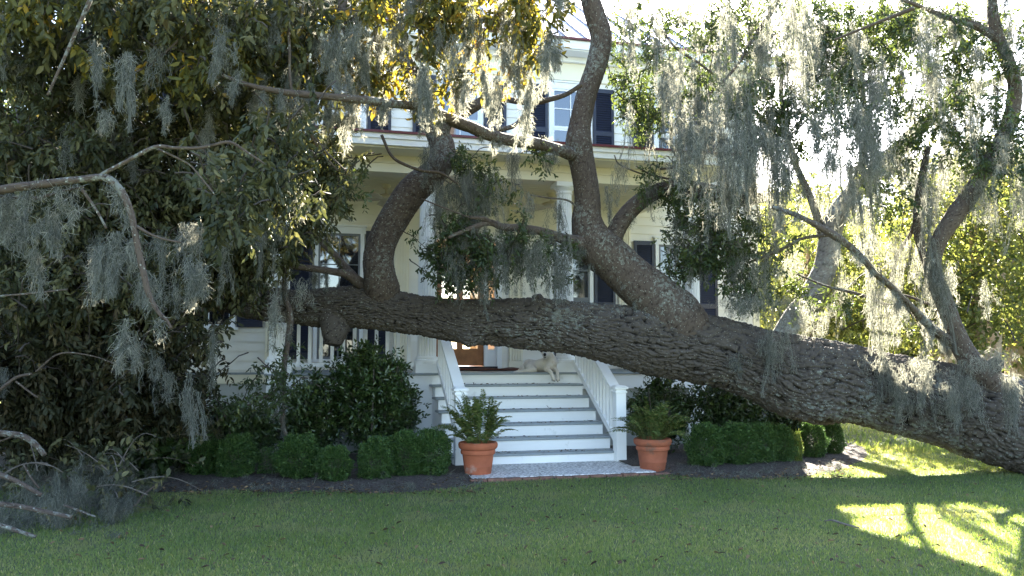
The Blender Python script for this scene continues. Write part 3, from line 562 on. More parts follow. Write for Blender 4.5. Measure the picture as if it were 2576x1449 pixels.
# porch balustrades
def balustrade(x0, x1):
    b = MB(); b.box(x0, x1, 0.175, 0.265, FL + .80, FL + .85); b.box(x0, x1, 0.195, 0.245, FL + .73, FL + .80); b.box(x0, x1, 0.195, 0.245, FL + .09, FL + .15)
    bl = b.build("porch_rail", M['white'], hs, bevel=0.003); n = int((x1 - x0) / 0.150); 
    for i in range(n):
        x = x0 + (x1 - x0) * (i + .5) / n; MB().box(x - .025, x + .025, .197, .243, FL + .15, FL + .73).build("baluster", M['white'], bl)
balustrade(-3.14, -1.39); balustrade(1.16, 2.95)
for x in (PX0 + .12, PX1 - .12): 
    b = MB(); b.box(x - .03, x + .03, .42, WY - .1, FL + .76, FL + .84); b.box(x - .02, x + .02, .42, WY - .1, FL + .09, FL + .15); k = .5
    while k < WY - .15: b.box(x - .018, x + .018, k, k + .036, FL + .14, FL + .77); k += .13
    b.build("side_rail", M['white'], hs)

# ---- front steps
st = hframe(empty("front_steps", label="wide white wooden steps with grey treads rising to the porch", cat="steps"))
RI = FL / 7; TD = 0.28
for i in range(1, 7):
    zt = FL - i * RI; yf = -i * TD; MB().box(-1.20, 1.10, yf - 0.025, yf + TD - 0.002, zt - 0.032, zt).build("tread", M['grey'], st, bevel=0.010)
for i in range(0, 7):
    zt = FL - i * RI; yf = -i * TD; MB().box(-1.15, 1.08, yf + 0.0 + (0.02 if i == 0 else 0), yf + 0.03, max(0.036, zt - RI), zt - 0.034).build("riser", M['stepwhite'], st)
for x in (-1.14, 1.05):
    b = MB()
    for i in range(1, 7): b.box(x, x + .04, -i * TD + .03, -(i - 1) * TD + .028, 0.0, FL - i * RI - .033)
    b.build("stringer", M['white'], st)
def rail(sx):
    yb, yt = -1.74, 0.02; zb = 0.0; rb = empty  # slope of the flight
    sl_ = RI / TD; top = lambda y, h: (FL + y * sl_ + h)
    b = MB().box(sx - .07, sx + .07, -1.80, -1.66, 0.03, 0.98); b.box(sx - .085, sx + .085, -1.815, -1.645, .93, .955); b.box(sx - .095, sx + .095, -1.825, -1.635, .98, 1.005)
    b.add([(sx - .10, -1.83, 1.005), (sx + .10, -1.83, 1.005), (sx + .10, -1.63, 1.005), (sx - .10, -1.63, 1.005), (sx - .06, -1.79, 1.03), (sx + .06, -1.79, 1.03), (sx + .06, -1.67, 1.03), (sx - .06, -1.67, 1.03)], [(4, 5, 6, 7), (0, 1, 5, 4), (1, 2, 6, 5), (2, 3, 7, 6), (3, 0, 4, 7), (3, 2, 1, 0)])
    b.build("newel_post", M['white'], st, bevel=0.005)
    sx2 = sx * 0.985
    MB().bar((sx2, -1.66, top(-1.66, .79)), (sx2, 0.04, top(0.04, .79)), .145, .045).build("handrail", M['white'], st, bevel=0.004)
    MB().bar((sx2, -1.66, top(-1.66, .735)), (sx2, 0.04, top(0.04, .735)), .045, .07).build("handrail_fillet", M['white'], st)
    MB().bar((sx2, -1.66, top(-1.66, .12)), (sx2, 0.04, top(0.04, .12)), .06, .09).build("bottom_rail", M['white'], st)
    n = 13
    for i in range(n):
        y = -1.66 + 1.68 * (i + .6) / n; MB().box(sx2 - .018, sx2 + .018, y - .018, y + .018, top(y, .13), top(y, .74)).build("baluster", M['white'], st)
rail(-1.07); rail(1.09)

# ---- things on the porch
def thing_in_house(name, label, cat, X, Y, Z, group=None):
    p = house(X, Y, Z); return empty(name, p, HA, label, cat, group)
def ceiling_fan(X, Y, label, rot):
    t = thing_in_house("ceiling_fan", label, "fan", X, Y, BZ + 0.05, "porch ceiling fans")
    MB().lathe([(0.075, 0), (0.075, -.02), (0.045, -.06), (0.02, -.07), (0.02, -.07)], 24).build("canopy", M['fan'], t, smooth=True)
    MB().lathe([(0.016, -.065), (0.016, -.15)], 12).build("down_rod", M['fan'], t)
    MB().lathe([(0.03, -.145), (0.08, -.15), (0.155, -.18), (0.17, -.205), (0.155, -.235), (0.09, -.25), (0.03, -.255)], 32).build("motor_housing", M['fan'], t, smooth=True)
    for k in range(5):
        a = rot + k * 2 * math.pi / 5; V = []; 
        for (r, wd) in ((.12, .025), (.2, .05), (.28, .065), (.45, .075), (.60, .07), (.64, .04)):
            for s in (-1, 1):
                for dz in (0, .006): V.append((r * math.cos(a) - s * wd * math.sin(a), r * math.sin(a) + s * wd * math.cos(a), -.235 + s * .014 + dz))
        Fs = []
        for i in range(5):
            q = i * 4; Fs += [(q, q + 4, q + 6, q + 2), (q + 1, q + 3, q + 7, q + 5), (q, q + 1, q + 5, q + 4), (q + 2, q + 6, q + 7, q + 3)]
        Fs += [(0, 2, 3, 1), (20, 21, 23, 22)]
        MB().add(V, Fs).build("blade", M['fan'], t)
ceiling_fan(-1.72, 1.30, "cream ceiling fan hanging from the porch ceiling left of the leaning limb", 0.35)
ceiling_fan(1.08, 1.30, "cream ceiling fan half hidden behind the fluted column right of the steps", 0.9)
t = thing_in_house("door_mat", "dark reddish brown doormat with a curled right corner in front of the door", "doormat", 0.1, 1.55, FL)
V = []; nxm = 26
for i in range(nxm + 1):
    for j in range(9):
        x = -1.15 + 2.25 * i / nxm; yv = -0.45 + 0.9 * j / 8; k = max(0, (i - 22) / 4) * max(0, (4 - j) / 4); z = 0.035 + 0.07 * k + 0.012 * math.sin(i * 1.1) * (0.6 + 0.4 * math.sin(j)); V.append((x, yv, z))
Vt = np.array(V); Vb = Vt - V3(0, 0, 0.03); I = np.array([i * 9 + j for i in range(nxm) for j in range(8)]); Q = np.stack([I, I + 9, I + 10, I + 1], -1); nn = len(Vt)
rimq = [(j, j + 1, j + 1 + nn, j + nn) for j in range(8)] + [(nxm * 9 + j + 1, nxm * 9 + j, nxm * 9 + j + nn, nxm * 9 + j + 1 + nn) for j in range(8)] + [((i + 1) * 9, i * 9, i * 9 + nn, (i + 1) * 9 + nn) for i in range(nxm)] + [(i * 9 + 8, (i + 1) * 9 + 8, (i + 1) * 9 + 8 + nn, i * 9 + 8 + nn) for i in range(nxm)]
mesh_obj("mat_weave", np.vstack([Vt, Vb]), [np.vstack([Q, Q[:, ::-1] + nn, np.array(rimq)])], M['mat'], t, smooth=True)
X, Z = loc(1408, 900, 0.62)
o = MB().lathe([(0.05, 0), (0.075, .02), (0.085, .12), (0.078, .22), (0.085, .235), (0.07, .235), (0.06, .2)], 20).build("planter", M['olive'], smooth=True); o.location = house(X, 0.75, FL + 0.004)
tag(o, "small olive green planter behind the fluted column beside the white dog", "planter")
t = thing_in_house("coat_hook", "black iron hook on the wall beside the porch window", "hook", -1.86, WY - .03, 3.52)
MB().lathe([(0.02, -.05), (0.025, -.04), (0.02, .0), (0.01, .02)], 10).build("hook_knob", M['iron'], t); MB().box(-.01, .01, -.0, .03, -.05, .05).build("hook_plate", M['iron'], t)

# ================================================================ THE FALLEN OAK
ft = empty("fallen_oak_tree", (0, 0, 0), label="huge fallen live oak with its furrowed trunk leaning across the front steps", cat="tree")
def dd(x):                                        # depth of the trunk below photo column x
    return float(np.interp(x, [500, 700, 1250, 1640, 2100, 2576, 3300], [11.3, 11.2, 11.0, 10.9, 10.75, 10.4, 10.0]))
TE = [(520, 742, 770), (640, 722, 800), (740, 731, 812), (800, 727, 822), (900, 722, 824), (1000, 735, 834), (1070, 746, 843), (1150, 756, 858), (1250, 754, 871), (1340, 750, 880), (1440, 757, 890), (1560, 768, 920), (1640, 775, 943),
      (1720, 782, 958), (1818, 800, 978), (1908, 824, 1008), (1980, 838, 1042), (2043, 848, 1062), (2143, 868, 1066), (2268, 896, 1096), (2418, 918, 1138), (2576, 955, 1192), (2700, 972, 1212), (2850, 975, 1230), (3000, 960, 1250), (3120, 930, 1270)]
tp = [(x, (a + b) / 2, dd(x), (b - a) / 2 * 0.955) for (x, a, b) in TE]
Q = path(px(tp), 0.0125)
bump = [(at(1480, 820, 10.5), .10, .05), (at(1760, 905, 10.3), .09, -.04), (at(1900, 880, 10.3), .12, .05), (at(2290, 960, 10.0), .16, .06), (at(2400, 1080, 9.9), .10, -.05), (at(1060, 800, 10.75), .08, .04), (at(1180, 852, dd(1185) - .18), 0.12, 0.12), (at(1250, 866, dd(1240) - .2), 0.12, -0.09), (at(1355, 762, dd(1355) - .25), 0.08, 0.06), (at(2080, 1045, dd(2080) - .3), 0.24, 0.06), (at(2040, 985, dd(2040) - .4), 0.12, -0.04), (at(1620, 800, 10.5), 0.3, 0.07), (at(940, 735, 11.0), 0.22, 0.05)]
V, q, c, uv, h = tube(Q, 320, 0.085, (0.27, 0.046), 0.03, bump, 0)
mesh_obj("trunk", V, [q, c], BARK, ft, attr={"h": h}, uv=uv, smooth=True)
root = Q[-1]; RB = V3(root[0], root[1], 0)
for k in range(9):
    a = k * 0.7; e = V3(root[0] + 0.5, root[1] + math.cos(a) * 1.2, max(0.02, root[2] + math.sin(a) * 0.9)); m_ = (root[:3] + e) / 2 + V3(0.3, 0, 0.1)
    limb("root", [(*root[:3], .16), (*m_, .1), (*e, .03)], ft, BARK, 0.01, 0.04, 20, world=True, seed=40 + k)
LIMBS = {}
SH = dict(A=1.85, B=1.0, C=1.85, D=1.85, E=1.85, E2=1.9, F=2.35, F4=2.1, S=1.25, K=0.7, Z1=1.15, Z2=1.6, Z3=2.3, T=0.6, b0=1.8, b1=1.8, b2=1.8, b3=1.8, b4=1.8, b5=1.9, b6=2.3, b7=2, b8=2.3, b9=1.6, b10=1.6, b13=1.8)
def L_(key, pts, amp=0.008, nseg=36, step=0.018, cell=(0.075, 0.026), name="limb", mat=None, parent=None, lump=0.08):
    pts = [(x, y, d + SH.get(key, SH.get(key[0], 0)), r) for (x, y, d, r) in pts]
    LIMBS[key] = limb(name, pts, parent if parent is not None else ft, mat or BARK2, amp, step, nseg, cell=cell, seed=len(LIMBS) + 1, lump=lump)[1]
# the big limb in the middle
L_('A', [(1740, 850, 9.0, 66), (1690, 800, 8.95, 74), (1640, 745, 8.95, 62), (1590, 700, 8.95, 56), (1545, 655, 8.95, 55), (1500, 615, 8.95, 52), (1478, 560, 8.95, 40), (1478, 500, 8.95, 33), (1466, 425, 8.95, 31), (1456, 365, 8.95, 34), (1460, 310, 8.95, 28), (1476, 235, 8.9, 27), (1500, 165, 8.85, 28), (1513, 95, 8.8, 26), (1496, 35, 8.75, 26), (1480, -40, 8.7, 24), (1490, -180, 8.6, 20), (1530, -330, 8.6, 16)], 0.013, 96, 0.012, (0.09, 0.03))
L_('B', [(985, 775, 10.25, 26), (962, 735, 10.05, 46), (955, 690, 9.95, 41), (953, 650, 9.95, 38), (965, 600, 9.95, 37), (992, 545, 9.95, 38), (1040, 478, 9.95, 37), (1088, 440, 9.95, 35), (1112, 405, 9.95, 34), (1112, 365, 9.95, 32), (1095, 325, 9.95, 28), (1082, 285, 9.95, 24), (1060, 230, 9.9, 21), (1020, 150, 9.8, 18), (1000, 50, 9.7, 15), (960, -90, 9.6, 11)], 0.013, 80, 0.013, (0.085, 0.03))
L_('B2', [(1108, 345, 9.9, 22), (1125, 305, 9.85, 18), (1165, 282, 9.8, 17), (1200, 263, 9.75, 15), (1224, 248, 9.75, 15), (1219, 220, 9.75, 12), (1207, 170, 9.7, 12), (1203, 110, 9.7, 11), (1196, 40, 9.6, 9), (1180, -80, 9.5, 7)], 0.006)
L_('B3', [(1215, 255, 9.75, 10), (1262, 249, 9.65, 8), (1309, 256, 9.5, 8), (1345, 258, 9.3, 7), (1384, 250, 9.1, 7), (1425, 237, 9.0, 6), (1465, 212, 8.9, 6)], 0.003, 16)
L_('B4', [(1130, 310, 9.8, 7), (1180, 326, 9.9, 7), (1230, 328, 10.1, 6), (1290, 318, 10.3, 6), (1320, 290, 10.4, 5), (1345, 270, 10.4, 5)], 0.003, 16)
L_('C', [(1470, 400, 8.95, 18), (1440, 388, 8.85, 17), (1400, 375, 8.55, 15), (1345, 360, 8.25, 15), (1280, 352, 7.95, 15), (1225, 338, 7.65, 15), (1180, 318, 7.35, 15), (1140, 302, 7.05, 14), (1090, 282, 6.75, 13), (1030, 265, 6.4, 11), (980, 260, 6.1, 11), (920, 252, 5.85, 10), (860, 246, 5.65, 9), (800, 240, 5.55, 9), (720, 232, 5.45, 8), (630, 215, 5.35, 6), (560, 190, 5.25, 5)], 0.005, 26)
L_('D', [(1500, 625, 8.95, 24), (1455, 612, 8.8, 20), (1415, 600, 8.7, 14), (1365, 583, 8.6, 11), (1315, 574, 8.5, 10), (1265, 571, 8.4, 9), (1232, 560, 8.35, 8), (1190, 572, 8.3, 6), (1150, 588, 8.25, 5), (1128, 598, 8.2, 4)], 0.005, 22)
L_('D2', [(1240, 562, 8.35, 7), (1215, 550, 8.3, 6), (1180, 547, 8.3, 4)], 0.002, 12)
L_('E', [(1530, 660, 8.95, 30), (1540, 610, 9.0, 24), (1562, 560, 9.05, 23), (1600, 516, 9.1, 22), (1650, 484, 9.15, 20), (1705, 471, 9.2, 20), (1760, 478, 9.3, 21), (1820, 492, 9.4, 23), (1870, 498, 9.5, 19), (1920, 497, 9.6, 12), (1960, 490, 9.7, 6)], 0.008, 44)
L_('E2', [(1943, 520, 6.5, 5.5), (2000, 540, 6.4, 6.2), (2043, 560, 6.35, 7.0), (2098, 592, 6.4, 9.4), (2135, 618, 6.5, 8.6), (2170, 650, 6.6, 7.8), (2200, 685, 6.75, 7.8), (2240, 720, 7.0, 7.8), (2290, 770, 7.4, 8.6), (2350, 830, 7.9, 10.9), (2420, 880, 8.5, 13.3)], 0.005, 24)
L_('F', [(2520, 985, 7.85, 34), (2460, 930, 7.8, 30), (2425, 880, 7.8, 25), (2398, 820, 7.75, 23), (2375, 760, 7.7, 23), (2350, 700, 7.7, 21), (2347, 655, 7.7, 19), (2365, 600, 7.65, 19), (2400, 545, 7.6, 22), (2440, 490, 7.6, 22), (2480, 425, 7.6, 21), (2520, 355, 7.55, 20), (2545, 290, 7.5, 18), (2554, 220, 7.5, 16), (2538, 160, 7.5, 16), (2512, 100, 7.45, 16), (2500, 50, 7.4, 14), (2490, -30, 7.4, 12), (2470, -150, 7.3, 9)], 0.008, 48, 0.013)
L_('F2', [(2520, 110, 7.45, 13), (2490, 85, 7.4, 11), (2460, 68, 7.4, 10), (2418, 52, 7.35, 9), (2370, 38, 7.3, 7), (2318, 18, 7.2, 5), (2250, -10, 7.1, 4)], 0.003, 18)
L_('F3', [(2340, 690, 7.75, 9), (2322, 640, 8.0, 9), (2310, 580, 8.1, 13), (2312, 510, 8.1, 12), (2320, 440, 8.1, 9), (2335, 370, 8.1, 7)], 0.005, 22)
L_('F4', [(2480, 945, 8.1, 15), (2430, 890, 8.4, 14), (2370, 850, 8.5, 12), (2320, 800, 8.6, 12), (2270, 755, 8.7, 10), (2240, 700, 8.8, 8)], 0.005, 22)
L_('S1', [(935, 735, 9.85, 17), (905, 712, 9.75, 15), (870, 690, 9.6, 11), (830, 682, 9.5, 9), (780, 675, 9.4, 8), (735, 670, 9.3, 7), (690, 668, 9.2, 5)], 0.004, 22)
L_('S2', [(905, 712, 9.75, 11), (870, 675, 9.85, 10), (835, 635, 9.9, 9), (800, 600, 9.95, 8), (775, 580, 10, 7), (740, 545, 10, 5)], 0.004, 22)
L_('K1', [(560, 757, 10.5, 18), (470, 735, 10.3, 16), (380, 690, 10, 14), (280, 600, 9.6, 11), (200, 480, 9.3, 9), (120, 330, 9, 6)], 0.006, 26)
L_('K2', [(560, 757, 10.5, 16), (480, 790, 10.2, 14), (390, 850, 9.8, 11), (280, 950, 9.4, 9), (180, 1070, 9.0, 6)], 0.006, 26)
L_('K3', [(640, 755, 10.3, 20), (600, 700, 10.2, 14), (570, 600, 10, 12), (520, 450, 9.8, 10), (500, 300, 9.6, 8), (440, 120, 9.4, 5)], 0.006, 26)
# broken stub under the trunk, upper stub
L_('Z1', [(846, 790, 10.0, 46), (845, 820, 9.92, 38), (842, 845, 9.88, 32), (839, 868, 9.86, 22)], 0.02, 60, 0.01, (0.06, 0.02), "broken_stub", BARK, lump=0.25)
L_('Z2', [(1352, 775, 9.4, 22), (1352, 755, 9.35, 16), (1349, 742, 9.33, 10)], 0.02, 40, 0.008, (0.04, 0.015), "broken_stub", BARK, lump=0.3)
L_('Z3', [(2480, 950, 7.8, 22), (2505, 915, 7.8, 22), (2512, 905, 7.8, 16)], 0.01, 30, 0.01, (0.05, 0.02), "broken_stub", BARK, lump=0.25)
# thin pale stem hanging in front of the left end of the trunk
L_('T1', [(718, 640, 9.3, 5), (716, 740, 9.3, 6), (728, 780, 9.3, 7), (730, 815, 9.3, 8), (724, 860, 9.3, 7), (717, 905, 9.3, 7), (712, 960, 9.3, 6), (716, 1010, 9.3, 6), (710, 1060, 9.3, 5), (722, 1100, 9.3, 4)], 0.004, 18, name="branch")
L_('T2', [(712, 960, 9.3, 4), (690, 985, 9.2, 3), (655, 1005, 9.1, 3), (610, 1025, 9, 2), (560, 1050, 9, 1.5)], 0.0, 10, name="branch")
for i, p in enumerate([[(960, 340, 8.5, 4), (985, 392, 8.5, 4), (1020, 415, 8.5, 4), (1065, 430, 8.5, 4), (1110, 436, 8.5, 4), (1150, 462, 8.5, 2)],
                       [(1660, 425, 9.1, 3), (1700, 420, 9, 3), (1730, 400, 9, 4), (1760, 385, 8.9, 4), (1800, 372, 8.8, 3)], [(1600, 418, 9.1, 2), (1640, 440, 9.1, 3), (1700, 455, 9.1, 3), (1740, 475, 9.2, 4)],
                       [(1620, 440, 9, 2), (1560, 415, 9, 2), (1545, 390, 9, 1.5)], [(1458, 530, 8.95, 3), (1430, 505, 8.8, 2.5), (1380, 498, 8.7, 2), (1330, 490, 8.6, 1.5)],
                       [(1885, 660, 8.9, 3), (1960, 630, 8.8, 4), (2020, 600, 8.7, 4), (2095, 590, 8.7, 5)], [(2240, 700, 8.7, 3), (2260, 640, 8.6, 5), (2290, 590, 8.3, 5), (2312, 540, 8.1, 6)],
                       [(2005, 690, 9.4, 2), (2080, 720, 9.3, 3), (2160, 740, 9.2, 4), (2240, 770, 9.0, 4)], [(2400, 780, 8.0, 4), (2340, 765, 8.2, 4), (2260, 740, 8.4, 3), (2180, 745, 8.6, 2)],
                       [(1700, 300, 9, 2), (1780, 240, 9, 3), (1850, 170, 9, 4), (1900, 90, 8.9, 5), (1960, 0, 8.8, 6)], [(1640, 40, 9, 2), (1700, 120, 9.1, 3), (1760, 160, 9.2, 3), (1850, 230, 9.2, 2)],
                       [(700, 232, 8, 5), (760, 300, 8.1, 4), (800, 370, 8.2, 3), (850, 430, 8.3, 2)], [(2100, 100, 9, 3), (2200, 60, 8.8, 4), (2300, 20, 8.6, 6)], [(1180, 547, 8.3, 2), (1110, 520, 8.3, 2), (1060, 500, 8.3, 1.5)]]):
    L_('b%d' % i, p, 0.0, 10, name="branch")

# twigs with leaves.  clusters: (x, y, depth, rx, ry, rdepth, twigs)
def crown(parent, clusters, leafmat, twigmat, dkw, bkw=None, name="crown", twigname="twigs", base=(0, 0, 0)):
    cv = branchlets(clusters, **(bkw or {})); Vt, Ft = many_tubes([(P, 0.009, 0.0028) for P in cv], 4)
    leaf_obj(name, dress(cv, **dkw), leafmat, parent, base); o = mesh_obj(twigname, Vt - np.asarray(base), [Ft], twigmat, parent, smooth=True); tag(o, kind="stuff"); return cv
OAKKW = dict(per=13, k=7, size=0.062, aspect=0.42, spray=0.13, droop=0.35, spread=0.05)
cvO = crown(ft, [(x, y, d + (1.4 if 1000 < x < 2000 else 1.3 if x >= 2000 else .4), rx, ry, rd, n) for (x, y, d, rx, ry, rd, n) in [ (1175, 590, 9.3, 75, 150, .5, 34), (1240, 500, 9.4, 110, 90, .5, 20), (1300, 660, 9.0, 110, 80, .5, 44), (1100, 660, 9.1, 40, 70, .3, 14), (1230, 690, 9.0, 60, 50, .4, 22), (1420, 690, 9.1, 40, 50, .3, 6), (1180, 715, 9.1, 70, 28, .3, 30), (1130, 640, 9.1, 50, 60, .3, 20), (1180, 440, 9.2, 40, 60, .3, 14),
                 (1590, 230, 9.4, 60, 110, .6, 38), (1560, 120, 9.6, 50, 70, .6, 14), (1620, 330, 9.5, 60, 60, .5, 22), (1700, 130, 9.8, 100, 120, .8, 36), (1730, 300, 9.8, 80, 100, .7, 26), (1760, 560, 9.4, 90, 80, .6, 52), (1740, 650, 9.3, 80, 70, .5, 40), (1850, 600, 9.6, 80, 90, .6, 40), (1800, 700, 9.3, 80, 50, .5, 30), (1920, 690, 9.9, 70, 60, .5, 22), (1700, 480, 9.4, 60, 40, .4, 14),
                 (1850, 60, 9.5, 130, 80, 1.0, 46), (1900, 220, 9.8, 110, 90, .8, 30), (2080, 120, 9.6, 130, 110, 1.0, 70), (2250, 90, 9.2, 120, 90, .9, 60), (2180, 250, 9.4, 110, 80, .8, 36), (2060, 330, 8.6, 90, 60, .6, 26), (1960, 330, 8.6, 90, 60, .6, 24), (1860, 300, 8.4, 80, 60, .6, 20), (2180, 360, 8.6, 90, 60, .6, 18), (2420, 130, 8.8, 90, 110, .8, 44), (2560, 120, 8.4, 70, 140, .8, 34), (2400, 330, 8.6, 90, 90, .7, 36), (2270, 420, 9.2, 90, 90, .7, 26), (2500, 420, 8.4, 60, 90, .6, 18), (2560, 420, 8.2, 50, 120, .6, 22), (2220, 520, 9.0, 80, 60, .6, 18), (2010, 760, 11, 60, 40, .4, 14), (1900, 770, 9.1, 70, 25, .4, 18), (2100, 800, 11, 60, 30, .4, 8),
                 (1600, 470, 9.1, 50, 40, .3, 5), (1370, 400, 8.9, 30, 30, .2, 5), (850, 480, 8.6, 60, 50, .3, 12), (660, 1030, 9.0, 60, 40, .4, 10), (720, 980, 9.2, 40, 50, .3, 10), (590, 1050, 9.2, 60, 30, .4, 10)]],
            M['leaf_oak'], M['darktwig'], OAKKW, dict(length=(0.35, 0.8), scale=0.46))
# left: withering crown of the fallen tree
DULL = dict(per=13, k=7, size=0.078, aspect=0.42, spray=0.16, droop=0.75, spread=0.06)
cvD = crown(ft, [(90, 240, 8.0, 190, 150, 1.0, 90), (300, 250, 8.4, 170, 150, 1.0, 100), (520, 260, 8.8, 170, 160, .9, 96), (690, 330, 9.0, 120, 150, .8, 60), (60, 480, 8.0, 170, 150, 1.0, 80), (260, 520, 8.4, 190, 160, 1.0, 110), (480, 500, 8.9, 180, 150, 1.0, 110), (640, 560, 9.1, 130, 130, .8, 70), (780, 430, 9.0, 90, 80, .6, 30), (840, 520, 9.0, 60, 60, .5, 12),
                 (60, 740, 8.0, 180, 150, .9, 80), (250, 760, 8.5, 190, 150, 1.0, 100), (460, 680, 9.1, 160, 110, .9, 80), (590, 700, 9.3, 90, 110, .6, 46), (690, 620, 9.2, 60, 80, .5, 20), (420, 850, 9.2, 90, 110, .7, 40), (545, 740, 9.5, 40, 40, .3, 10), (790, 600, 9.3, 40, 50, .3, 7), (660, 525, 6.7, 60, 55, .35, 26), (590, 590, 6.2, 50, 50, .3, 14), (700, 440, 7.2, 60, 50, .35, 22),],
            M['leaf_dull'], M['darktwig'], DULL, dict(length=(0.5, 1.1), scale=0.56), name="withered_crown", twigname="withered_twigs")

crown(ft, [(60, 960, 8.2, 170, 120, .8, 80), (240, 980, 8.6, 180, 120, .9, 100), (400, 1010, 9.3, 110, 100, .8, 60), (150, 1090, 8.6, 160, 70, .6, 60), (100, 800, 9, 200, 150, .5, 60), (300, 700, 9.4, 250, 150, .5, 70), (350, 400, 9.6, 300, 150, .5, 80)], M['leaf_brown_shade'], M['darktwig'], DULL, dict(length=(0.5, 1.1), scale=.8), name="shaded_crown", twigname="shaded_twigs")

# ================================================================ STANDING TREES
def std_tree(name, label, base, r, top, mat, group=None, cat="tree", bow=0.2, step=0.06, nseg=20):
    bx, by = base; t = empty(name, (bx, by, 0), label=label, cat=cat, group=group)
    tx, ty, tz = top; P = [(0, 0, -0.1, r * 1.5), (0.02, 0, 0.25, r * 1.12), (bow, .05, tz * .35, r * .95), (tx * .5 + bow, ty * .5, tz * .65, r * .75), (tx, ty, tz, r * .35)]
    Q = path(P, step); V, q, c, uv, h = tube(Q, nseg, r * .08, (0.2, 0.07), 0.1, (), rng.random() * 9); mesh_obj("trunk", V, [q, c], mat, t, attr={"h": h}, uv=uv, smooth=True); return t, Q
# tall golden leaved tree at the left edge, its boughs hang into the picture from above
gt, _ = std_tree("golden_leaved_tree", "tall tree at the left with drooping boughs of golden yellow leaves", (-6.4, 6.2), 0.28, (1.5, 1.0, 7.5), BARK2, bow=-0.2)
GB = V3(-6.4, 6.2, 0)
def gl(pts, name="bough", amp=0.003, nseg=16): return limb(name, px(pts), gt, BARK2, amp, 0.02, nseg, world=True, base=GB, seed=60 + len(pts))[1]
limb("bough", [(*(GB + V3(0.9, .5, 5.6)), .13), (-3.6, 7.0, 6.1, .10), (-1.0, 7.8, 6.0, .08), (0.6, 8.2, 5.6, .04)], gt, BARK2, 0.004, 0.03, 20, world=True, base=GB, seed=71)
limb("bough", [(*(GB + V3(1.2, .8, 6.3)), .11), (-4.0, 7.4, 6.4, .09), (-2.4, 8.0, 5.6, .05), (-1.6, 8.3, 4.9, .02)], gt, BARK2, 0.004, 0.03, 20, world=True, base=GB, seed=72)
J0 = at(0, 478, 5.2); JB = V3(-6.3, 6.2, 2.0)
Jq = limb("bough", [(*JB, .07)] + [(*(JB + (J0 - JB) * .5 + V3(0, 0, .12)), .04)] + px([(0, 478, 5.2, 11), (70, 468, 5.2, 10), (130, 460, 5.2, 9.5), (200, 452, 5.2, 9), (258, 446, 5.2, 9), (285, 458, 5.2, 9), (310, 490, 5.2, 9), (328, 535, 5.2, 8.5), (340, 590, 5.2, 8), (350, 640, 5.2, 8), (362, 690, 5.2, 7.5), (373, 735, 5.2, 6.5), (395, 780, 5.2, 5), (418, 805, 5.2, 4), (431, 826, 5.2, 3)]), gt, BARK2, 0.004, 0.012, 24, world=True, base=GB, seed=73)[1]
for p in ([(250, 442, 5.2, 5), (320, 405, 5.2, 5), (390, 370, 5.2, 5), (440, 372, 5.2, 4), (500, 372, 5.2, 4), (540, 364, 5.2, 4), (580, 358, 5.2, 3.5), (620, 382, 5.2, 3), (665, 412, 5.2, 2)], [(345, 570, 5.2, 4), (380, 590, 5.2, 3), (420, 603, 5.2, 2.6), (456, 610, 5.2, 2)],
          [(390, 372, 5.25, 3), (470, 410, 5.3, 2), (500, 440, 5.3, 2), (540, 490, 5.3, 1.5)], [(205, 475, 5.3, 4), (240, 525, 5.3, 3.4), (268, 575, 5.3, 2.6)], [(0, 495, 5.3, 5), (90, 498, 5.3, 4), (160, 480, 5.3, 3), (210, 470, 5.3, 3)],
          [(720, 50, 7.5, 4), (728, 110, 7.5, 4), (730, 200, 7.5, 3.5), (745, 260, 7.5, 3), (775, 320, 7.5, 2.5), (820, 380, 7.5, 2), (870, 430, 7.5, 1.5)],
          [(865, -30, 8, 13), (862, 30, 8, 12), (870, 80, 8, 8), (900, 150, 8, 5)], [(540, -30, 7.2, 6), (470, 80, 7.2, 4), (380, 160, 7.2, 3), (300, 200, 7.2, 2)], [(600, 20, 7.4, 5), (560, 120, 7.4, 3), (530, 200, 7.4, 2)],
          [(0, 745, 6, 2.5), (80, 738, 6, 2.5), (170, 728, 6, 2)], [(120, 240, 6.5, 3), (160, 150, 6.5, 4), (200, 60, 6.5, 5), (240, -30, 6.5, 6)]):
    limb("branch", px(p), gt, BARK2, 0.0015, 0.02, 12, world=True, base=GB, seed=80)
GC = [(60, 60, 6.8, 120, 70, .5, 30), (250, 30, 7.0, 130, 70, .6, 26), (420, 60, 7.2, 130, 80, .6, 34), (580, 80, 7.4, 110, 80, .6, 34), (330, 180, 7.3, 110, 60, .5, 20), (480, 190, 7.4, 100, 60, .5, 24), (620, 170, 7.6, 80, 70, .5, 20), (740, 60, 7.8, 90, 70, .6, 24), (800, 180, 8.0, 90, 70, .5, 24), (900, 60, 8.0, 80, 70, .5, 24),
                 (950, 170, 8.2, 90, 80, .5, 34), (1040, 60, 8.2, 90, 70, .5, 32), (1130, 50, 8.2, 80, 60, .5, 34), (1060, 230, 8.2, 60, 60, .4, 20), (1140, 170, 8.2, 60, 60, .4, 22), (1230, 60, 8.3, 80, 60, .5, 30), (1310, 90, 8.3, 60, 70, .4, 22), (1290, 180, 8.3, 40, 50, .3, 10), (1360, 50, 8.4, 50, 50, .4, 10), (720, 270, 8.0, 90, 50, .4, 14)]
GK = dict(per=9, k=6, size=0.092, aspect=0.42, spray=0.16, droop=0.8, spread=0.05)
crown(gt, [c for c in GC if c[0] > 850], M['leaf_gold'], M['darktwig'], GK, dict(length=(0.4, 0.9), scale=0.36), name="golden_leaves", base=GB)
crown(gt, [c for c in GC if c[0] <= 850], M['leaf_dull'], M['darktwig'], GK, dict(length=(0.4, 0.9), scale=0.30), name="olive_leaves", base=GB)
